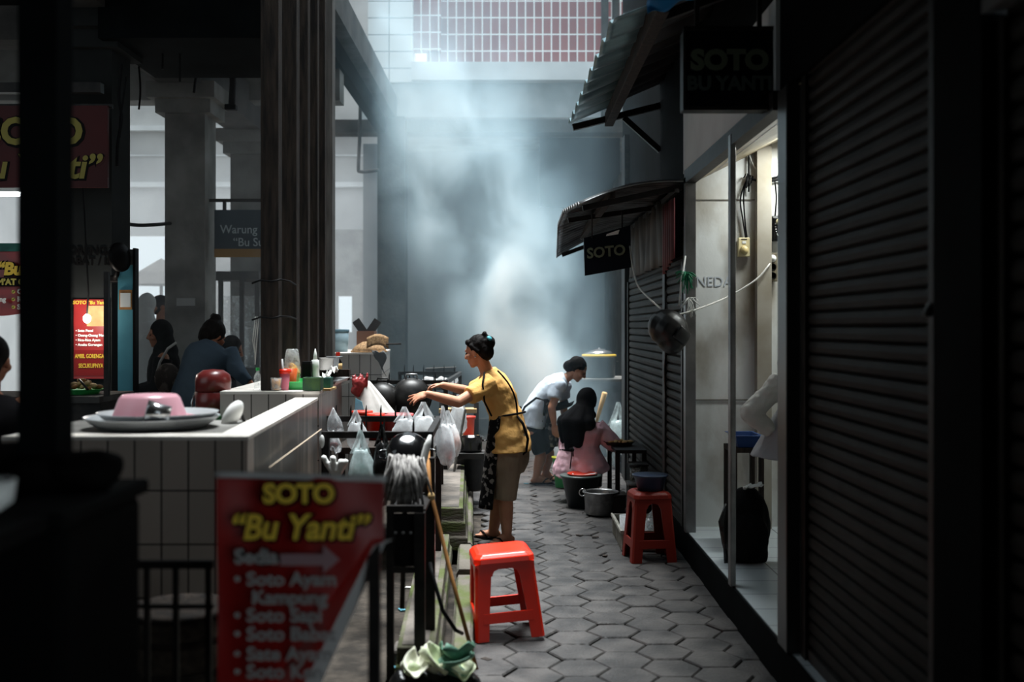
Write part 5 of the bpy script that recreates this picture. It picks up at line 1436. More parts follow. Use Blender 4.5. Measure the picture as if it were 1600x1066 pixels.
MB().sheet(lambda u, v: (X(-60, D) + (X(118, D) - X(-60, D)) * u, D + .02 * math.sin(6 * u), zb_ + (zt - zb_) * v + .008 * math.sin(14 * u) * (v < .01)), 30, 6).build('vinyl_sheet', M_banner, t, smooth=True)
MB().box(X(-60, D), X(118, D), D - .026, D - .022, P(0, 448, D).z, P(0, 434, D).z).build('black_strip', M_ink, t)
MB().box(X(-60, D), X(118, D), D - .01, D + .03, zt, zt + .06).build('top_rail', M_tealwood, t)
e = D - .03
ln('\u201cBu', 14, 421, e, .125, M_yellow, t, M_ink, .15, .006)
ln('\u201d', 108, 418, e, .14, M_olive, t, M_ink, .1, .006)
ln('JUM\u2019AT GR', 46, 441, e, .062, M_olive, t, None, 0, .003, 'RIGHT', .98)
ln('E\u2019', 106, 441, e, .06, M_olive, t, None, 0, .003)
for i, (w, py) in enumerate((('Ose', 456), ('Ric', 468), ('S', 480))):
    ln(w, 27, py, e, .052, M_inkwhite, t, None, 0, .002, 'LEFT')
    c = P(21, py, e)
    MB().lathe([(.013, 0), (.013, .003), (0, .003)], 16, c, axis=(0, -1, 0)).build('tick_disc', M_olive, t)
    MB().tube([c + Vector((-.008, -.005, .0)), c + Vector((-.002, -.005, -.006)), c + Vector((.009, -.005, .008))], .0018, 4).build('tick', M_ink, t)
ln('ng', 4, 468, e, .05, M_inkwhite, t, None, 0, .002)

pw = thing('wall_writing', 'dark painted words on the pillar above the lit menu poster', 'writing', P(141, 400, 7.9))
ln('GORENGAN', 143, 393, 7.903, .082, M_ink, pw, None, 0, .003)
ln('BABAT / ISO', 143, 409, 7.903, .076, M_ink, pw, None, 0, .003)

D = 7.89
t = thing('menu_poster', 'red lit menu poster on the left pillar with a bulb shining on it', 'poster', P(142, 530, D))
zb_, zt = P(0, 592, D).z, P(0, 468, D).z
MB().box(X(115, D), X(170, D), D, D + .012, zb_, zt).build('sheet', M_banner, t)
e = D - .004
ln('SOTO \u201cBu Yanti\u201d', 142, 473, e, .036, M_yellow, t, None, .1, .001)
MB().box(X(136, D), X(164, D), D - .003, D, P(0, 510, D).z, P(0, 478, D).z).build('photo_patch', M_palewood, t)
for i, w in enumerate(('Soto Pecel', 'Oseng-Oseng Mercon', 'Rica-Rica Ayam', 'Aneka Gorengan')):
    ln('\u2022 ' + w, 118, 517 + 7.3 * i, e, .026, M_inkwhite, t, None, 0, .0008, 'LEFT')
MB().box(X(116, D), X(169, D), D - .003, D, zb_ + .02, P(0, 547, D).z).build('dark_panel', M_bannerdark, t)
ln('AMBIL GORENGAN', 142, 557, e - .003, .043, M_yellow, t, None, 0, .001, 'CENTER', .62)
ln('SECUKUPNYA', 142, 572, e - .003, .043, M_yellow, t, None, 0, .001, 'CENTER', .66)
t = thing('snack_bulb', 'blazing bulb in front of the red menu poster', 'lamp', P(134, 498, 7.36))
c = P(136, 498, 7.72)
MB().ell(c, (.026, .026, .032)).build('globe', mat('warm_bulb', rgb(255, 250, 235), .3, emit=(1, .95, .85, 1), estr=60), t, smooth=True)
MB().tube([c + Vector((0, 0, .03)), c + Vector((.01, 0, .18)), Vector((c.x, 7.645, 2.62))], .006, 6).build('cord', M_rope, t)
l = bpy.data.lights.new('snack_bulb_light', 'POINT'); l.energy = 7; l.color = (1, .93, .82); l.shadow_soft_size = .04
lo = bpy.data.objects.new('snack_bulb_light', l); COL.objects.link(lo); lo.location = c + Vector((0, -.06, 0))
t = thing('snack_cart', 'snack cart with glass top below the lit menu poster', 'cart', (-3.1, 7.1, 0))
MB().box(X(-40, 7.1), X(175, 7.1), 6.9, 7.45, 0, 1.12).build('body', M_black, t)
MB().box(X(-40, 7.1), X(178, 7.1), 6.85, 7.48, 1.12, 1.16).build('top_board', M_concdark, t)
MB().bar((X(176, 7), 6.9, 1.16), (X(176, 7), 6.9, 1.95), .03, up=(0, 1, 0)).build('corner_post', M_black, t)
MB().bar((X(114, 7), 6.9, 1.16), (X(114, 7), 6.9, 1.95), .02, up=(0, 1, 0)).build('corner_post', M_black, t)
disc('snack_plate', 'green-edged plate heaped with fried snacks on the snack cart', (X(128, 7.1), 7.1, 1.162), .13, .03, M_green, 'plate')
for k in range(22):
    a, r_ = k * 2.4, .023 * math.sqrt(k)
    o = MB().ell((X(128, 7.1) + r_ * math.cos(a), 7.1 + r_ * math.sin(a), 1.20 + .05 * max(0, 1 - r_ / .1) + .008 * (k % 2)), (.03, .02, .014), Matrix.Rotation(a, 3, 'Z') @ Matrix.Rotation(.5, 3, 'X'), 10, 6)
    tag(o.build('fried_snack', M_palewood if k % 3 else M_wood, smooth=True), 'fried snack in the heap on the green-edged plate', 'snack', 'fried snacks on the plate')
o = MB().tube([(X(122, 7), 7.02, 1.26), (X(142, 7), 6.95, 1.20)], .008, 6); tag(o.build('tongs', M_black, smooth=True), 'dark tongs lying across the heap of fried snacks', 'tongs')

t = thing('teal_partition', 'teal painted partition board beside the left pillar', 'board', (X(198, 7.7), 7.7, 0))
MB().box(X(184, 7.7), X(209, 7.7), 7.7, 7.73, 0, P(0, 390, 7.7).z).build('panel', mat('teal_board', rgb(74, 140, 156), .6, col2=rgb(58, 118, 134), scale=3), t)
MB().box(X(209, 7.7), X(213, 7.7), 7.68, 7.75, 0, P(0, 388, 7.7).z).build('edge_post', M_ink, t)
MB().box(X(184, 7.7), X(209, 7.7), 7.68, 7.7, P(0, 414, 7.7).z, P(0, 390, 7.7).z).build('top_band', M_concdark, t)
t = thing('small_notice', 'white notice with an orange frame on the teal partition', 'notice', P(197, 468, 7.69))
MB().box(X(186, 7.69), X(206, 7.69), 7.692, 7.699, P(0, 484, 7.69).z, P(0, 453, 7.69).z).build('frame', M_wood, t)
MB().box(X(188, 7.69), X(204, 7.69), 7.688, 7.693, P(0, 480, 7.69).z, P(0, 458, 7.69).z).build('paper', M_inkwhite, t)
t = thing('clip_fan', 'black clip-on fan fixed to the side of the left pillar', 'fan', P(186, 410, 7.6))
c = P(187, 402, 7.6)
MB().lathe([(.03, -.04), (.10, -.02), (.105, .0), (.10, .02), (.03, .045)], 24, c, axis=(1, -.3, .1)).build('cage', M_ink, t, smooth=True)
MB().tube([c, c + Vector((-.02, 0, -.12)), P(180, 435, 7.78)], .018, 8).build('arm', M_ink, t, smooth=True)
MB().obox(P(178, 436, 7.85), (.10, .08, .05)).build('clamp', M_ink, t, bevel=.01)

t = thing('hanging_board', 'dark blue-green warung sign board hanging from a rail between the pillars', 'sign', (X(372, 10.45), 10.45, 2.2))
D = 10.45
MB().box(X(335, D), X(452, D), D, D + .04, P(0, 402, D).z, P(0, 328, D).z).build('board', mat('slate_board', rgb(44, 62, 72), .5), t)
MB().box(X(335, D), X(452, D), D - .005, D, P(0, 402, D).z, P(0, 389, D).z).build('ochre_band', mat('ochre_band', rgb(150, 112, 52), .5), t)
MB().bar((X(320, D), D + .02, P(0, 313, D).z), (X(470, D), D + .02, P(0, 313, D).z), .03).build('rail', M_black, t)
for px in (350, 440): MB().bar((X(px, D), D + .02, P(0, 328, D).z), (X(px, D), D + .02, P(0, 313, D).z), .03, up=(0, 1, 0)).build('hanger', M_black, t)
M_pale = mat('pale_letters', rgb(170, 182, 186), .5)
ln('Warung Makan', 344, 359, D - .006, .114, M_pale, t, None, 0, .001, 'LEFT', .95)
ln('\u201cBu Sum\u201d', 364, 379, D - .006, .114, M_pale, t, None, 0, .001, 'LEFT', .95)

# loose cables and pipes under the hall roof
cable('roof_cable', 'black cable hanging in a long loop beside the left pillar', [P(190, 100, 7.7), P(186, 150, 7.7), P(190, 185, 7.7), P(184, 225, 7.7), P(183, 260, 7.7)], .012, M_rope)
cable('roof_cable', 'second thinner cable dangling right of the left pillar', [P(197, 120, 7.7), P(192, 160, 7.7), P(188, 185, 7.7), P(187, 215, 7.7)], .008, M_rope)
cable('roof_cable', 'short wavy wire end hanging from the hall beam', [P(217, 104, 8.6), P(219, 130, 8.6), P(219, 150, 8.6), P(217, 171, 8.6)], .008, M_rope)
cable('roof_cable', 'rod-straight wire hanging below the canopy edge, left one', [P(254, 78, 8.2), P(254, 108, 8.2)], .008, M_rope)
cable('roof_cable', 'rod-straight wire hanging below the canopy edge, right one', [P(281, 78, 8.2), P(281, 128, 8.2)], .008, M_rope)
cable('roof_cable', 'arched cable and hanging hook between the hall pillars', [P(303, 145, 9.4), P(310, 110, 9.4), P(335, 92, 9.4), P(358, 100, 9.4), P(362, 130, 9.4), P(360, 160, 9.4)], .012, M_rope)
cable('roof_cable', 'black cable strung across to the middle hall pillar', [P(186, 348, 9.5), P(215, 352, 9.5), P(245, 351, 9.6), P(266, 349, 10.2)], .016, M_rope)
cable('bent_pipe', 'thin grey pipe bending at a right angle beside the far pillar', [P(563, 165, 15.97), P(562, 215, 15.97), P(560, 262, 15.97), P(563, 268, 15.97), P(575, 268, 15.97), P(592, 266, 15.97)], .026, M_concdark, 'pipe')
t = thing('cable_hook', 'dark hook block at the end of the arched cable', 'hook', P(360, 165, 9.4))
MB().obox(P(361, 168, 9.4), (.10, .08, .05), None).build('block', M_rope, t, bevel=.01)
MB().tube([P(362, 88, 9.4), P(364, 130, 9.4), P(362, 165, 9.4)], .03, 8).build('stem', M_rope, t, smooth=True)

# market umbrella and glass case far off in the daylight
t = thing('market_umbrella', 'grey market umbrella standing in the daylight beyond the hall', 'umbrella', P(252, 440, 19))
c = P(252, 408, 19)
MB().lathe([(.62, -.42), (.40, -.2), (.05, .02), (0, .05)], 10, c).build('canopy', M_concdark, t)
MB().tube([c, Vector((c.x, c.y, 0))], .03, 8).build('pole', M_concdark, t)
t = thing('glass_case', 'glass display case standing between the hall pillars', 'case', (X(365, 12), 12.0, 0))
for px in (345, 378, 402): MB().bar((X(px, 12), 12.0, 0), (X(px, 12), 12.0, P(0, 425, 12).z), .045, up=(0, 1, 0)).build('post', M_concdark, t)
MB().box(X(333, 12), X(404, 12), 11.98, 12.4, P(0, 438, 12).z, P(0, 424, 12).z).build('top', M_concdark, t)
MB().box(X(340, 12), X(404, 12), 12.0, 12.4, .7, 1.15).build('base', M_concdark, t)
MB().box(X(340, 12), X(404, 12), 12.2, 12.21, 1.15, 1.95).build('glass', M_glass, t)
o = MB().box(X(876 - 600, 10.3), X(905 - 600, 10.3), 10.295, 10.305, P(0, 478, 10.3).z, P(0, 466, 10.3).z)
tag(o.build('pillar_notice', mat('grey_paper', rgb(150, 150, 148), .7)), 'small pale notice stuck on the middle hall pillar', 'notice')
# ------------------------------------------------------------------ people
M_skin = mat('skin', rgb(196, 142, 112), .55, col2=rgb(180, 126, 98), scale=9, sss=.08)
M_skin2 = mat('skin_tan', rgb(158, 106, 80), .55, col2=rgb(142, 92, 68), scale=9, sss=.08)
M_hair = mat('black_hair', rgb(14, 12, 12), .62, col2=rgb(26, 23, 22), scale=60, stretch=(1, 1, .15), bump=.12, bscale=90)
M_ochre = mat('ochre_shirt', rgb(228, 176, 104), .85, col2=rgb(218, 164, 90), scale=6, bump=.5, bscale=16)
M_khaki = mat('khaki_trousers', rgb(150, 132, 112), .85, col2=rgb(134, 116, 98), scale=6, bump=.25, bscale=18)
M_lace = mat('black_patterned_apron', rgb(20, 19, 20), .7, col2=rgb(128, 122, 118), scale=22, lo=.54, hi=.58)
M_strap = mat('black_strap', rgb(18, 17, 18), .7)
M_sandal = mat('dark_sandal', rgb(30, 26, 26), .6)
M_eye = mat('dark_eye', rgb(14, 12, 12), .2)
M_paleblue = mat('pale_blue_shirt', rgb(214, 226, 236), .85, col2=rgb(200, 214, 228), scale=6, bump=.25, bscale=18)
M_blackcloth = mat('black_cloth', rgb(20, 20, 22), .85, bump=.2, bscale=16)
M_pinkcloth = mat('pink_shirt', rgb(238, 196, 206), .85, col2=rgb(226, 180, 192), scale=6, bump=.25, bscale=18)
M_hijab = mat('black_headscarf', rgb(15, 15, 17), .8, bump=.2, bscale=14)

def hand(mb, w, d, nrm, thumb, s=1.0, curl=.35, fan=.10, curls=None):
    """palm, four unequal fingers and a thumb; d = towards the fingertips, nrm = the way the palm faces, thumb = side of the thumb"""
    w = Vector(w); d = Vector(d).normalized()
    nrm = Vector(nrm); nrm = (nrm - d * nrm.dot(d)).normalized()
    lat = d.cross(nrm).normalized()
    if lat.dot(Vector(thumb)) < 0: lat = -lat
    rot = Matrix((lat, d, nrm)).transposed()
    mb.ell(w + d * .042 * s, (.040 * s, .052 * s, .017 * s), rot)
    lens = (.070, .078, .073, .057)
    for k in range(4):
        off = (1.5 - k) * .0195 * s
        base = w + d * (.078 - .004 * abs(k - 1)) * s + lat * off
        mb.cap(w + d * .02 * s + lat * off * .7, .013 * s, base, .0105 * s)
        dd = (d + lat * (1.5 - k) * fan).normalized(); p = base; ang = 0
        c_ = curls[k] if curls else curl * (1 + .15 * k)
        for j, f in enumerate((.45, .31, .24)):
            ang += c_ * (.7, 1.0, .8)[j]
            q = p + (dd * math.cos(ang) + nrm * math.sin(ang)) * lens[k] * f * s
            mb.cap(p, (.0098 - .0008 * j) * s, q, (.0090 - .0010 * j) * s, 10); p = q
    p = w + d * .022 * s + lat * .028 * s
    for j, (f, a) in enumerate(((.036, .75), (.030, .45), (.024, .25))):
        q = p + (d * math.cos(a) + lat * math.sin(a) + nrm * .35).normalized() * f * s
        mb.cap(p, (.0135 - .002 * j) * s, q, (.0115 - .002 * j) * s, 10); p = q

def torso(mb, spine, side, t0, t1, inf, k=1.0, prof=None, n=9, flare=0.0):
    """flat-ended stretch of a torso along the spine (pelvis, mid, neck base)"""
    prof = prof or [(0, .150, .110), (.2, .146, .110), (.45, .126, .098), (.70, .148, .112), (.86, .152, .090), (.94, .110, .070), (1.0, .060, .056)]
    a, b, c = spine; secs = []
    side = Vector(side).normalized()
    for i in range(n):
        t = t0 + (t1 - t0) * i / (n - 1)
        q = (1 - t) ** 2 * a + 2 * t * (1 - t) * b + t * t * c
        tg = (2 * (1 - t) * (b - a) + 2 * t * (c - b)).normalized()
        u = (side - tg * side.dot(tg)).normalized(); v = tg.cross(u)
        tc = min(max(t, 0), 1)
        for (ta, la, da), (tb_, lb, db) in zip(prof, prof[1:]):
            if ta <= tc <= tb_:
                f = (tc - ta) / (tb_ - ta); lat = la + (lb - la) * f; dep = da + (db - da) * f; break
        g = inf + flare * max(0, .3 - t)
        secs.append((q, u * (lat * k + g), v * (dep * k + g)))
    mb.loft(secs, 24)
    return secs

def sleeve(mb, a, b, r0, r1):
    x, y, d = frame_of(Vector(b) - Vector(a))
    mb.loft([(Vector(a), x * r0, y * r0), (Vector(a).lerp(Vector(b), .5), x * (r0 + r1) / 2, y * (r0 + r1) / 2), (Vector(b), x * r1, y * r1)], 16)

def head(mb, c, face, up, s=1.0):
    face = Vector(face).normalized(); up = Vector(up); up = (up - face * up.dot(face)).normalized(); side = up.cross(face)
    rot = Matrix((side, face, up)).transposed()
    at_ = lambda x, y, z: c + (side * x + face * y + up * z) * s
    mb.ell(at_(0, -.008, .028), (.072 * s, .092 * s, .085 * s), rot)
    mb.ell(at_(0, .028, -.035), (.056 * s, .064 * s, .066 * s), rot)
    mb.ell(at_(0, .066, -.084), (.024 * s, .022 * s, .020 * s), rot)           # chin
    mb.cap(at_(0, .086, .02), .010 * s, at_(0, .104, -.018), .014 * s)         # nose
    mb.ell(at_(.014, .092, -.022), .011 * s); mb.ell(at_(-.014, .092, -.022), .011 * s)
    mb.cap(at_(-.035, .076, .028), .011 * s, at_(.035, .076, .028), .011 * s)  # brow
    mb.cap(at_(-.018, .084, -.050), .0085 * s, at_(.018, .084, -.050), .0085 * s)  # lips
    mb.cap(at_(-.016, .081, -.061), .0085 * s, at_(.016, .081, -.061), .0085 * s)
    for sx in (-1, 1):
        mb.ell(at_(sx * .073, -.004, -.004), (.010 * s, .020 * s, .032 * s), rot)
        mb.ell(at_(sx * .045, .058, -.018), (.026 * s, .026 * s, .024 * s), rot)   # cheek
    return at_, rot

def eyes(at_, rot, par, s=1.0):
    for sx in (-1, 1):
        MB().ell(at_(sx * .031, .080, .006), (.013 * s, .008 * s, .006 * s), rot, 10, 6).build('eye', M_eye, par, smooth=True)

def foot(mb, ank, toe, s=1.0):
    ank = Vector(ank); toe = Vector(toe); d = Vector((toe.x - ank.x, toe.y - ank.y, 0)).normalized()
    heel = Vector((ank.x, ank.y, toe.z + .012)) - d * .035
    mb.cap(ank, .034 * s, heel + d * .01, .030 * s)
    mb.cap(heel, .027 * s, Vector((toe.x, toe.y, toe.z + .008)) - d * .05, .027 * s)
    mb.cap(ank + d * .01, .032 * s, Vector((toe.x, toe.y, toe.z + .006)) - d * .06, .028 * s)
    lat = Vector((-d.y, d.x, 0))
    for k in range(5):
        q = Vector((toe.x, toe.y, toe.z)) + lat * (.026 - .013 * k) - d * (.012 * abs(k - 1) * .6)
        mb.cap(q - d * .045, .013, q, .0095 - .0006 * k, 8)

def sandal(par, ank, toe, m=None):
    ank = Vector(ank); toe = Vector(toe); d = Vector((toe.x - ank.x, toe.y - ank.y, 0)).normalized(); lat = Vector((-d.y, d.x, 0))
    z = toe.z - .021
    a = Vector((ank.x, ank.y, z)) - d * .07; b = Vector((toe.x, toe.y, z)) + d * .018
    L = (b - a).length; pts = []
    for k in range(28):
        t = 2 * math.pi * k / 28
        u = .5 - .5 * math.cos(t); wdt = .036 + .010 * u
        pts.append(a + d * L * u + lat * wdt * math.sin(t))
    o = MB().prism(pts, (0, 0, .013)).build('sandal', m or M_sandal, par, bevel=.002)
    q = Vector((toe.x, toe.y, toe.z + .03)) - d * .035
    for s_ in (-1, 1):
        e = a + d * L * .5 + lat * s_ * .044 + Vector((0, 0, .012))
        MB().tube([q, (q + e) / 2 + Vector((0, 0, .018)) + lat * s_ * .01, e], .006, 6).build('sandal_strap', m or M_sandal, o, smooth=True)

def limb(mb, a, b, c, r):
    """shoulder-elbow-wrist or hip-knee-ankle with its muscle"""
    a, b, c = Vector(a), Vector(b), Vector(c)
    mb.cap(a, r[0], b, r[1]); m1 = b.lerp(c, .32)
    mb.cap(b, r[1], m1, r[2]); mb.cap(m1, r[2], c, r[3])

def person(name_label, J, group=None, s=1.0, skin=None, k=1.0, vox=.007):
    t = thing('person', name_label, 'person', J.get('root', (J['pel'].x, J['pel'].y, 0)))
    skin = skin or M_skin
    mb = MB()
    sp = (J['pel'], J['mid'], J['neck'])
    torso(mb, sp, J['side'], -.05, 1.0, 0, k)
    hd = J['head']; face = Vector(J['face']).normalized(); up = Vector(J.get('up', (0, 0, 1)))
    mb.cap(J['neck'] - (J['neck'] - J['mid']).normalized() * .04, .052 * s, hd - up.normalized() * .05 * s - face * .015, .047 * s)
    at_, rot = head(mb, hd, face, up, s)
    for sh, el, wr, hk in J['arms']:
        limb(mb, sh, el, wr, (.050 * k, .040 * k, .040 * k, .027 * k))
        if hk: hand(mb, wr, **hk)
    for hp, kn, an, to in J['legs']:
        limb(mb, hp, kn, an, (.085 * k, .056 * k, .056 * k, .036 * k))
        if to is not None: foot(mb, an, to)
    merged(mb, 'body', skin, t, vox=vox, sm=3)
    return t, sp, at_, rot

V = Vector
# ---------- the woman in yellow, reaching into the fence
f = V((-.95, .30, 0)).normalized(); sd = V((0, 0, 1)).cross(f)      # her left, towards the camera
J = dict(pel=P(797, 694, 8.05), mid=P(793, 634, 8.05), neck=P(759, 580, 8.02), head=P(747, 550, 7.98), side=sd, face=f + V((0, .10, -.28)), up=(-.15, .05, 1))
n_sh, f_sh = P(761, 602, 7.88), P(757, 601, 8.20)
nw, fw_ = P(668, 616, 7.70), P(692, 602, 8.28)
J['arms'] = [(n_sh, P(716, 629, 7.74), nw, dict(d=(-.92, .02, -.28), nrm=(.1, .55, -.85), thumb=(0, .6, .8), curl=.12, fan=.22, s=1.0, curls=(.10, .16, .26, .34))),
             (f_sh, P(734, 612, 8.34), fw_, dict(d=(-.9, -.05, -.05), nrm=(-.1, -.2, -1), thumb=(0, -1, .1), curl=.55, s=.95))]
nk, na = P(790, 776, 7.97), P(792, 838, 7.98)
fk, fa = P(781, 774, 8.14), P(770, 834, 8.20)
nt_, ft_ = V((P(766, 850, 7.97).x, 7.93, .03)), V((P(744, 848, 8.2).x, 8.22, .03))
J['legs'] = [(P(796, 706, 7.97), nk, na, nt_), (P(790, 706, 8.13), fk, fa, ft_)]
w1, sp, at_, rot = person('woman in a yellow shirt and black patterned apron reaching over the fence', J, k=.98, vox=.006)
eyes(at_, rot, w1)
mb = MB()
torso(mb, sp, sd, -.09, .985, .017, 1.0, flare=.08)
sleeve(mb, n_sh + V((.03, .03, .01)), n_sh.lerp(P(716, 629, 7.74), .62), .082, .066)
sleeve(mb, f_sh + V((.03, -.03, .01)), f_sh.lerp(P(734, 612, 8.34), .62), .082, .066)
merged(mb, 'shirt', M_ochre, w1, vox=.007, sm=3, wob=.013, wscale=8, wst=(1, 1, 1.3))
mb = MB()
c0, c1 = P(797, 664, 8.05), P(796, 722, 8.05)
mb.loft([(c0, sd * .156, f * .120), (P(798, 696, 8.05), sd * .170, f * .138), (c1, sd * .172, f * .140), (P(794, 738, 8.05), sd * .158, f * .118)], 24)
for hp, kn, r0, r1 in ((P(796, 712, 7.97), P(790, 781, 7.97), .098, .078), (P(790, 712, 8.13), P(782, 780, 8.14), .098, .078)):
    sleeve(mb, hp, kn, r0, r1)
merged(mb, 'trousers', M_khaki, w1, vox=.008, sm=3, wob=.005, wscale=10)
sandal(w1, na, nt_); sandal(w1, fa, ft_)
mb = MB()
mb.ell(at_(0, -.022, .040), (.080, .092, .088), rot)
mb.ell(at_(0, -.062, .0), (.070, .060, .082), rot)
mb.cap(at_(-.045, .042, .082), .022, at_(.045, .042, .082), .022)
mb.cap(at_(.068, .01, .05), .02, at_(.070, -.03, .0), .018); mb.cap(at_(-.068, .01, .05), .02, at_(-.070, -.03, .0), .018)
mb.ell(at_(0, -.105, .045), (.048, .045, .05), rot); mb.ell(at_(.01, -.09, .105), (.02, .02, .03), rot)
merged(mb, 'hair', M_hair, w1, vox=.006, sm=2, wob=.003, wscale=40)
MB().lathe([(.012, -.010), (.02, -.003), (.02, .004), (.012, .010)], 14, at_(.03, -.128, .07), axis=rot @ V((.3, -.8, .4))).build('hair_tie', mat('teal_hair_tie', rgb(70, 150, 160), .6), w1, smooth=True)
MB().ell(at_(.078, -.004, -.036), .006).build('earring', M_steel, w1, smooth=True)
# apron: skirt wrapped round the front, waist tie, back strap
def wrap(c, a, la, de): return c + sd * la * math.sin(a) + f * de * math.cos(a)
def apr(u, v):
    a = (-1.30 + 2.75 * u)
    c = P(796, 648, 8.05).lerp(P(784, 792, 8.05), v)
    return tuple(wrap(c, a, .158 + .012 * v + .008 * math.sin(9 * u + 2 * v), .135 + .03 * v + .010 * math.sin(11 * u)))
MB().sheet(apr, 30, 24).build('apron', M_lace, w1, smooth=True, solid=.004)
c = P(794, 648, 8.05)
MB().tube([wrap(c + V((0, 0, -.02 * math.cos(a))), a, .148, .124) for a in [k * math.pi / 14 for k in range(29)]], .008, 6).build('waist_tie', M_strap, w1, smooth=True)
MB().tube([P(808, 650, 7.93), P(817, 662, 7.92), P(825, 686, 7.93), P(822, 706, 7.94), P(815, 712, 7.95)], [.008, .010, .011, .010, .008], 6).build('loose_tie', M_strap, w1, smooth=True)
bk = []
for k_ in range(9):
    v = k_ / 8
    q = P(762, 578, 8.0).lerp(P(806, 648, 8.0), v)
    bk.append(q + (-f) * (.055 + .085 * math.sin(math.pi * min(1, .25 + v * .75)) - .03 * v) * .95 + sd * (.10 - .06 * v))
MB().tube(bk, .007, 6).build('back_strap', M_strap, w1, smooth=True)
MB().tube([P(757, 582, 7.86), P(754, 600, 7.78), P(757, 628, 7.80), P(768, 650, 7.88)], .007, 6).build('back_strap', M_strap, w1, smooth=True)

# ---------- the woman in pale blue, bending to the right
f = V((.97, .20, 0)).normalized(); sd = V((0, 0, 1)).cross(f)        # her left, away from the camera
D = 11.1
J = dict(pel=P(829, 664, D), mid=P(840, 612, D), neck=P(886, 592, D), head=P(902, 578, D), side=sd, face=(.72, -.06, -.55), up=(.55, 0, .72))
n_sh, f_sh = P(874, 604, D - .16), P(882, 604, D + .15)
J['arms'] = [(n_sh, P(862, 637, D - .20), P(866, 664, D - .17), dict(d=(.15, .02, -1), nrm=(.3, .9, 0), thumb=(1, 0, 0), curl=.3)),
             (f_sh, P(880, 634, D + .15), P(884, 662, D + .1), dict(d=(.15, .02, -1), nrm=(.3, -.9, 0), thumb=(1, 0, 0), curl=.3))]
nk, na = P(845, 712, D - .06), P(838, 744, D - .08)
fk, fa = P(858, 708, D + .12), P(852, 738, D + .12)
nt_, ft_ = V((P(862, 756, D).x, D - .05, .03)), V((P(872, 748, D).x, D + .14, .03))
J['legs'] = [(P(832, 676, D - .08), nk, na, nt_), (P(838, 676, D + .08), fk, fa, ft_)]
w2, sp, at_, rot = person('woman in a pale blue shirt and dark apron bending over in the smoke', J, k=1.0)
eyes(at_, rot, w2)
mb = MB()
torso(mb, sp, sd, -.02, .985, .016, 1.0, flare=.05)
mb.ell(n_sh, .078); sleeve(mb, n_sh + V((-.03, .03, .01)), n_sh.lerp(P(862, 637, D - .2), .60), .086, .072)
mb.ell(f_sh, .078); sleeve(mb, f_sh + V((-.03, -.03, .01)), f_sh.lerp(P(880, 634, D + .15), .60), .086, .072)
merged(mb, 'shirt', M_paleblue, w2, vox=.008, sm=3, wob=.007, wscale=9)
mb = MB()
tgv = (J['mid'] - J['pel']).normalized()
mb.loft([(P(834, 650, D), sd * .155, f * .125), (P(831, 668, D), sd * .165, f * .135), (P(833, 684, D), sd * .15, f * .12)], 24)
sleeve(mb, P(833, 676, D - .08), P(846, 706, D - .06), .10, .088); sleeve(mb, P(838, 676, D + .08), P(857, 704, D + .12), .10, .088)
merged(mb, 'shorts', M_blackcloth, w2, vox=.009, sm=3, wob=.005, wscale=10)
sandal(w2, na, nt_); sandal(w2, fa, ft_)
def apr2(u, v):
    a = -1.5 + 3.0 * u
    c = P(842, 622, D).lerp(P(852, 696, D), v)
    return tuple(c - sd * .168 * math.sin(a) * (1 + .05 * v) + f * (.140 + .02 * v + .012 * math.sin(9 * u)) * math.cos(a))
MB().sheet(apr2, 26, 16).build('apron', M_lace, w2, smooth=True, solid=.004)
def bib(u, v):
    c = P(846, 622, D - .02).lerp(P(892, 616, D - .02), v)
    return tuple(c + sd * (u - .5) * .27 + V((.0, 0, -.06 - .06 * math.sin(math.pi * u) - .03 * math.sin(math.pi * v))))
MB().sheet(bib, 10, 10).build('apron_bib', M_blackcloth, w2, smooth=True, solid=.004)
c = P(834, 630, D)
MB().tube([P(812, 652, D - .05), P(820, 636, D - .13), P(838, 622, D - .165), P(852, 626, D - .16), P(850, 650, D - .168)], .012, 6).build('waist_tie', M_strap, w2, smooth=True)
MB().tube([P(814, 636, D - .05), P(806, 644, D - .08), P(803, 664, D - .06)], .016, 6).build('tie_bow', M_strap, w2, smooth=True)
mb = MB()
mb.ell(at_(0, -.028, .040), (.086, .100, .092), rot); mb.ell(at_(0, -.075, -.005), (.072, .060, .08), rot); mb.ell(at_(0, -.10, -.02), (.05, .05, .06), rot)
for sx in (-1, 1): mb.cap(at_(sx * .07, .01, .05), .022, at_(sx * .074, -.03, -.01), .02)
merged(mb, 'hair', M_hair, w2, vox=.008, sm=2, wob=.004, wscale=30)

# ---------- the seated woman in pink, her back to the camera
f = V((.42, .90, 0)).normalized(); sd = V((0, 0, 1)).cross(f)        # her left
D = 9.95
J = dict(pel=P(907, 724, D), mid=P(904, 690, D - .03), neck=P(914, 655, D + .03), head=P(917, 628, D + .05), side=sd, face=f + V((0, 0, -.25)), up=(0, 0, 1))
l_sh, r_sh = P(885, 666, D + .05), P(938, 672, D - .02)
J['arms'] = [(l_sh, P(884, 700, D + .12), P(905, 702, D + .34), dict(d=(.5, .8, -.1), nrm=(.2, .1, -1), thumb=(1, 0, 0), curl=.5)),
             (r_sh, P(960, 696, D - .02), P(968, 694, D + .25), dict(d=(.2, .9, .0), nrm=(-.2, .1, -1), thumb=(-1, 0, 0), curl=.5))]
kl, kr = P(892, 712, D + .42), P(930, 712, D + .40)
J['legs'] = [(P(892, 730, D + .06), kl, V((kl.x, kl.y + .02, .08)), V((kl.x + .05, kl.y + .18, .03))), (P(924, 730, D - .02), kr, V((kr.x, kr.y + .02, .08)), V((kr.x + .05, kr.y + .18, .03)))]
w3, sp, at_, rot = person('woman in a pink shirt and black headscarf seated with her back turned', J, k=1.05)
mb = MB()
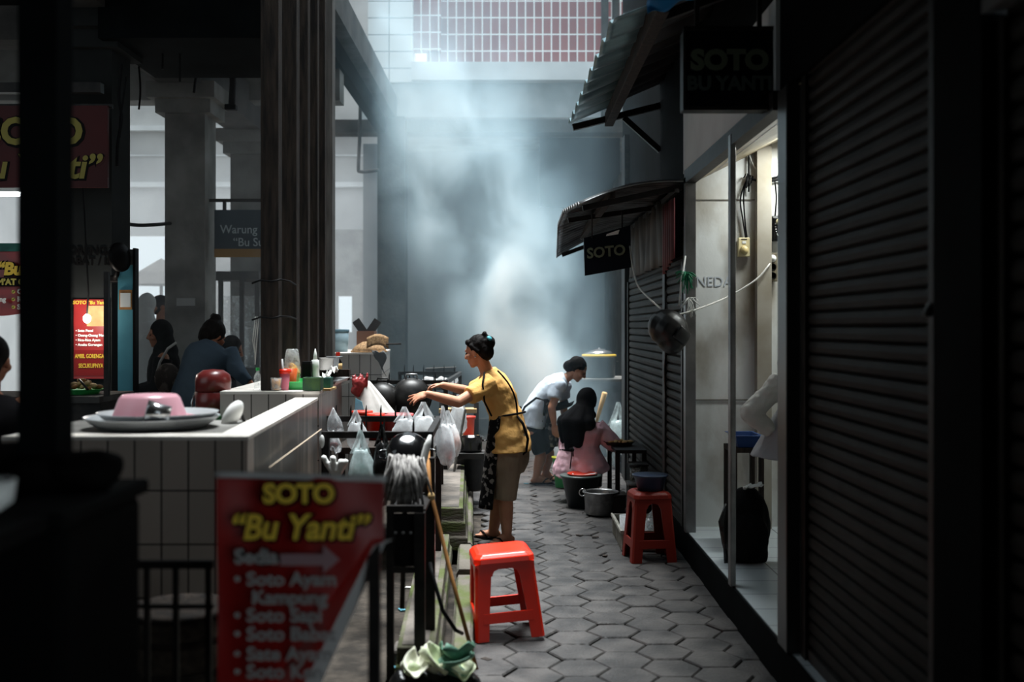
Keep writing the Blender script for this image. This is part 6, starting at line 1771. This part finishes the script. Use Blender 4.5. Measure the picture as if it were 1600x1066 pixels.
torso(mb, sp, sd, -.16, .985, .030, 1.16, flare=.16)
for sh, el, wr in ((l_sh, J['arms'][0][1], J['arms'][0][2]), (r_sh, J['arms'][1][1], J['arms'][1][2])):
    mb.ell(sh, .078); sleeve(mb, sh + (J['neck'] - sh) * .3, el, .092, .074); mb.ell(el, .07); sleeve(mb, el, el.lerp(wr, .9), .062, .046)
merged(mb, 'shirt', M_pinkcloth, w3, vox=.008, sm=3, wob=.010, wscale=10)
mb = MB()
for (hp, kn, an, to) in J['legs']:
    mb.cap(hp, .10, kn, .075); sleeve(mb, kn, an, .08, .07)
merged(mb, 'skirt', M_blackcloth, w3, vox=.01, sm=3, wob=.006, wscale=10)
mb = MB()
mb.ell(at_(0, -.012, .020), (.094, .112, .118), rot)
mb.cap(at_(0, -.045, -.05), .088, at_(0, -.055, -.14), .098)
back = -f
for a, rr, l_ in ((0, .085, .34), (.5, .09, .38), (-.5, .075, .17), (1.0, .085, .32), (1.5, .07, .22)):
    p0 = at_(0, -.03, -.10) + (back * math.cos(a) + sd * math.sin(a)) * .05
    p1 = p0 + (back * math.cos(a) * .9 + sd * math.sin(a) * 1.25) * (.11 if l_ > .3 else .09) + V((0, 0, -.09)); p2 = p1 + V((0, 0, -(l_ - .16))) + (back * .015)
    mb.chain([p0, p1, p2], [rr, rr * .95, rr * .55])
mb.ell(at_(0, .0, -.12), (.10, .085, .05), rot)
merged(mb, 'headscarf', M_hijab, w3, vox=.009, sm=6, wob=.005, wscale=9)
c = P(905, 703, D)
MB().tube([c + sd * .182 * math.sin(a) + f * .156 * math.cos(a) + V((0, 0, .008 * math.sin(3 * a))) for a in [k * math.pi / 14 for k in range(29)]], .008, 6).build('waist_tie', M_strap, w3, smooth=True)
q = P(893, 703, D - .185)
MB().ell(q, (.026, .014, .02)).build('knot', M_strap, w3, smooth=True)
MB().tube([q, q + V((.0, -.012, -.05)), q + V((-.014, -.012, -.17))], .006, 6).build('tie_end', M_strap, w3, smooth=True)
MB().tube([q, q + V((.01, -.012, .03)), q + V((.014, -.005, -.06))], .006, 6).build('tie_end', M_strap, w3, smooth=True)
t = thing('low_stool', 'low wooden stool under the seated woman in pink', 'stool', (J['pel'].x, D, 0))
x, z = J['pel'].x, J['pel'].z - .115
MB().box(x - .14, x + .14, D - .12, D + .14, z - .03, z).build('seat', M_timber, t, bevel=.004)
for sx in (-1, 1):
    MB().box(x + sx * .11 - .015, x + sx * .11 + .015, D - .11, D + .13, 0, z - .03).build('side_panel', M_timber, t)

# ---------- the shopkeeper half hidden by the door post
f = V((-.80, -.55, 0)).normalized(); sd = V((0, 0, 1)).cross(f)
D = 6.35
J = dict(pel=V((1.72, D, .98)), mid=V((1.72, D, 1.22)), neck=V((1.71, D, 1.50)), head=V((1.68, D - .02, 1.66)), side=sd, face=f, up=(0, 0, 1))
r_sh = V((1.62, D + .14, 1.42)); l_sh = V((1.80, D - .14, 1.42))
el = P(1172, 646, D - .05)
r_sh = P(1222, 596, D - .02)
J['arms'] = [(r_sh, el, P(1206, 676, D - .02), None), (l_sh, V((1.90, D - .2, 1.18)), V((1.84, D - .4, 1.08)), dict(d=(-.6, -.7, 0), nrm=(0, 0, -1), thumb=(-1, 0, 0), curl=.4))]
J['legs'] = [(V((1.66, D + .06, .92)), V((1.65, D + .04, .60)), V((1.66, D + .05, .28)), V((1.58, D - .06, STEP + .03))), (V((1.78, D - .06, .92)), V((1.78, D - .06, .60)), V((1.78, D - .05, .28)), V((1.70, D - .17, STEP + .03)))]
w4, sp, at_, rot = person('person in grey top and black trousers half hidden by the shop post', J)
eyes(at_, rot, w4)
mb = MB()
torso(mb, sp, sd, -.30, .985, .03, 1.0, flare=.28)
merged(mb, 'top', mat('grey_top', rgb(150, 150, 154), .85, bump=.2, bscale=14), w4, vox=.009, sm=3, wob=.007, wscale=8)
mb = MB()
sleeve(mb, r_sh, el, .068, .060); mb.ell(el, .062); sleeve(mb, el, el.lerp(J['arms'][0][2], .95), .06, .045)
sleeve(mb, l_sh, J['arms'][1][1], .07, .06); mb.ell(J['arms'][1][1], .06)
merged(mb, 'sleeves', mat('white_sleeve', rgb(206, 204, 198), .85, bump=.3, bscale=22), w4, vox=.008, sm=2, wob=.009, wscale=18)
mb = MB()
for hp, kn, an, to in J['legs']:
    mb.cap(hp, .10, kn, .075); sleeve(mb, kn, an - V((0, 0, .04)), .078, .065)
merged(mb, 'trousers', M_blackcloth, w4, vox=.01, sm=3)
mb = MB(); mb.ell(at_(0, -.025, .04), (.084, .096, .09), rot); mb.ell(at_(0, -.06, -.01), (.07, .06, .08), rot)
merged(mb, 'hair', M_hair, w4, vox=.009, sm=2)

# ---------- customers and stall people in the dim hall
def robed(label, px, py, D, f, robe, scarf, s=1.0, lean=0.0, arms=None, skin=None, z0=0.0, bagm=None):
    """standing figure in a long robe and headscarf; px, py = where the head shows"""
    f = V(f).normalized(); sd = V((0, 0, 1)).cross(f)
    h = P(px, py, D)
    nk_ = h - V((0, 0, .14)) - f * .02 * s - f * lean * .2
    pel = V((nk_.x - f.x * lean, nk_.y - f.y * lean, z0 + (h.z - z0) * .54))
    J = dict(pel=pel, mid=(pel + nk_) / 2 - f * .02, neck=nk_, head=h, side=sd, face=f + V((0, 0, -.12)), up=(0, 0, 1))
    ls, rs = nk_ + sd * .15 - V((0, 0, .06)), nk_ - sd * .15 - V((0, 0, .06))
    J['arms'] = [(ls, ls + V((0, 0, -.26)) + f * .05 + sd * .03, ls + V((0, 0, -.30)) + f * .24, dict(d=f, nrm=(0, 0, -1), thumb=-sd, curl=.5)),
                 (rs, rs + V((0, 0, -.26)) + f * .05 - sd * .03, rs + V((0, 0, -.30)) + f * .24, dict(d=f, nrm=(0, 0, -1), thumb=sd, curl=.5))]
    J['legs'] = [(pel + sd * .08, pel + sd * .08 - V((0, 0, (pel.z - z0) * .46)), V((pel.x, pel.y, z0 + .08)) + sd * .08, V((pel.x, pel.y, z0 + .03)) + sd * .09 + f * .15),
                 (pel - sd * .08, pel - sd * .08 - V((0, 0, (pel.z - z0) * .46)), V((pel.x, pel.y, z0 + .08)) - sd * .08, V((pel.x, pel.y, z0 + .03)) - sd * .09 + f * .15)]
    w, sp, at_, rot = person(label, J, skin=skin or M_skin2, vox=.009)
    eyes(at_, rot, w)
    mb = MB()
    torso(mb, sp, sd, 0, .985, .025, 1.05)
    mb.loft([(pel + V((0, 0, .06)), sd * .175, f * .14), (V((pel.x, pel.y, z0 + .5)), sd * .20, f * .17), (V((pel.x, pel.y, z0 + .06)), sd * .24, f * .21)], 22)
    for a, b, c, _ in J['arms']: sleeve(mb, a, b, .08, .07); mb.ell(b, .07); sleeve(mb, b, b.lerp(c, .85), .068, .06)
    merged(mb, 'robe', robe, w, vox=.012, sm=3, wob=.008, wscale=8)
    mb = MB()
    if scarf:
        mb.ell(at_(0, -.018, .022), (.092, .100, .112), rot); mb.cap(at_(0, -.035, -.06), .085, at_(0, -.03, -.15), .11)
        mb.ell(at_(0, -.01, -.24), (.17, .13, .12), rot); mb.ell(at_(0, .0, -.34), (.15, .13, .12), rot)
        merged(mb, 'headscarf', scarf, w, vox=.011, sm=5, wob=.005, wscale=9)
    else:
        mb.ell(at_(0, -.025, .04), (.084, .096, .09), rot); mb.ell(at_(0, -.06, -.01), (.07, .06, .08), rot)
        merged(mb, 'hair', M_hair, w, vox=.009, sm=2)
    return w
M_rob = mat('near_black_robe', rgb(26, 25, 27), .9, bump=.2, bscale=12)
w = robed('woman in black robe and black headscarf standing sideways by the teal partition', 250, 523, 9.35, (-.92, -.35, 0), M_rob, M_hijab)
MB().tube([P(276, 535, 8.8), P(262, 545, 8.78), P(250, 566, 8.76), P(243, 590, 8.76)], .012, 6).build('bag_strap', M_cloth, w, smooth=True)
mb = MB(); mb.ell(P(262, 592, 8.72), (.11, .05, .13)); merged(mb, 'shoulder_bag', mat('floral_bag', rgb(70, 62, 58), .8, col2=rgb(120, 108, 100), scale=16, lo=.5, hi=.6), w, vox=.012, sm=2)
robed('woman in a pale grey headscarf and robe standing in the daylight of the hall', 231, 478, 11.0, (.3, .95, 0), mat('pale_robe', rgb(176, 178, 176), .9), mat('pale_scarf', rgb(190, 190, 188), .9))
robed('person with dark hair standing beside the pale grey headscarf', 254, 480, 11.6, (.9, .3, 0), mat('slate_robe', rgb(70, 78, 84), .9), None)
robed('woman in a dark headscarf leaning right behind the bent person', 362, 547, 9.9, (.85, .1, -.2), M_rob, M_hijab, lean=.28)
# the bent person with a bun, back to the camera
f = V((.45, .88, 0)).normalized(); sd = V((0, 0, 1)).cross(f); D = 8.6
J = dict(pel=P(300, 640, D), mid=P(308, 575, D), neck=P(336, 540, D + .12), head=P(334, 526, D + .24), side=sd, face=(.5, .75, -.5), up=(.2, .3, .9))
ls, rs = P(312, 552, D + .12), P(361, 556, D + .05)
J['arms'] = [(ls, P(306, 596, D + .22), P(330, 606, D + .4), dict(d=(.6, .8, 0), nrm=(0, 0, -1), thumb=(1, 0, 0), curl=.4)), (rs, P(374, 584, D + .02), P(392, 602, D + .05), dict(d=(.95, .2, -.2), nrm=(0, 0, -1), thumb=(0, 1, 0), curl=.4))]
J['legs'] = [(P(288, 648, D), P(288, 730, D + .05), V((P(288, 730, D).x, D, .08)), V((P(292, 730, D).x, D + .15, .03))), (P(314, 648, D), P(314, 730, D + .05), V((P(314, 730, D).x, D, .08)), V((P(318, 730, D).x, D + .15, .03)))]
w, sp, at_, rot = person('person in a dark blue shirt with hair in a bun, bent over behind the counters', J, skin=M_skin2, k=1.15, vox=.009)
M_dkblue = mat('dark_blue_shirt', rgb(50, 66, 80), .85, bump=.2, bscale=14)
mb = MB(); torso(mb, sp, sd, -.1, .985, .02, 1.25)
for a, b, c, _ in J['arms']: sleeve(mb, a + (J['neck'] - a) * .3, b, .095, .062); mb.ell(b, .06); sleeve(mb, b, b.lerp(c, .75), .058, .045)
merged(mb, 'shirt', M_dkblue, w, vox=.011, sm=4, wob=.006, wscale=8)
mb = MB()
for hp, kn, an, to in J['legs']: mb.cap(hp, .12, kn, .085); sleeve(mb, kn, an, .085, .07)
merged(mb, 'trousers', M_blackcloth, w, vox=.012, sm=3)
mb = MB(); mb.ell(at_(0, -.025, .04), (.094, .106, .10), rot); mb.ell(at_(0, -.07, -.01), (.08, .06, .09), rot); mb.ell(at_(.0, -.05, .135), (.05, .045, .045), rot); mb.ell(at_(.03, -.06, .15), (.025, .025, .03), rot)
merged(mb, 'hair', M_hair, w, vox=.009, sm=2, wob=.006, wscale=25)
# the dark figure cut off by the left edge
robed('dark figure seen from behind at the left edge of the picture', -14, 566, 4.9, (-.1, 1, 0), M_rob, None, lean=.05)
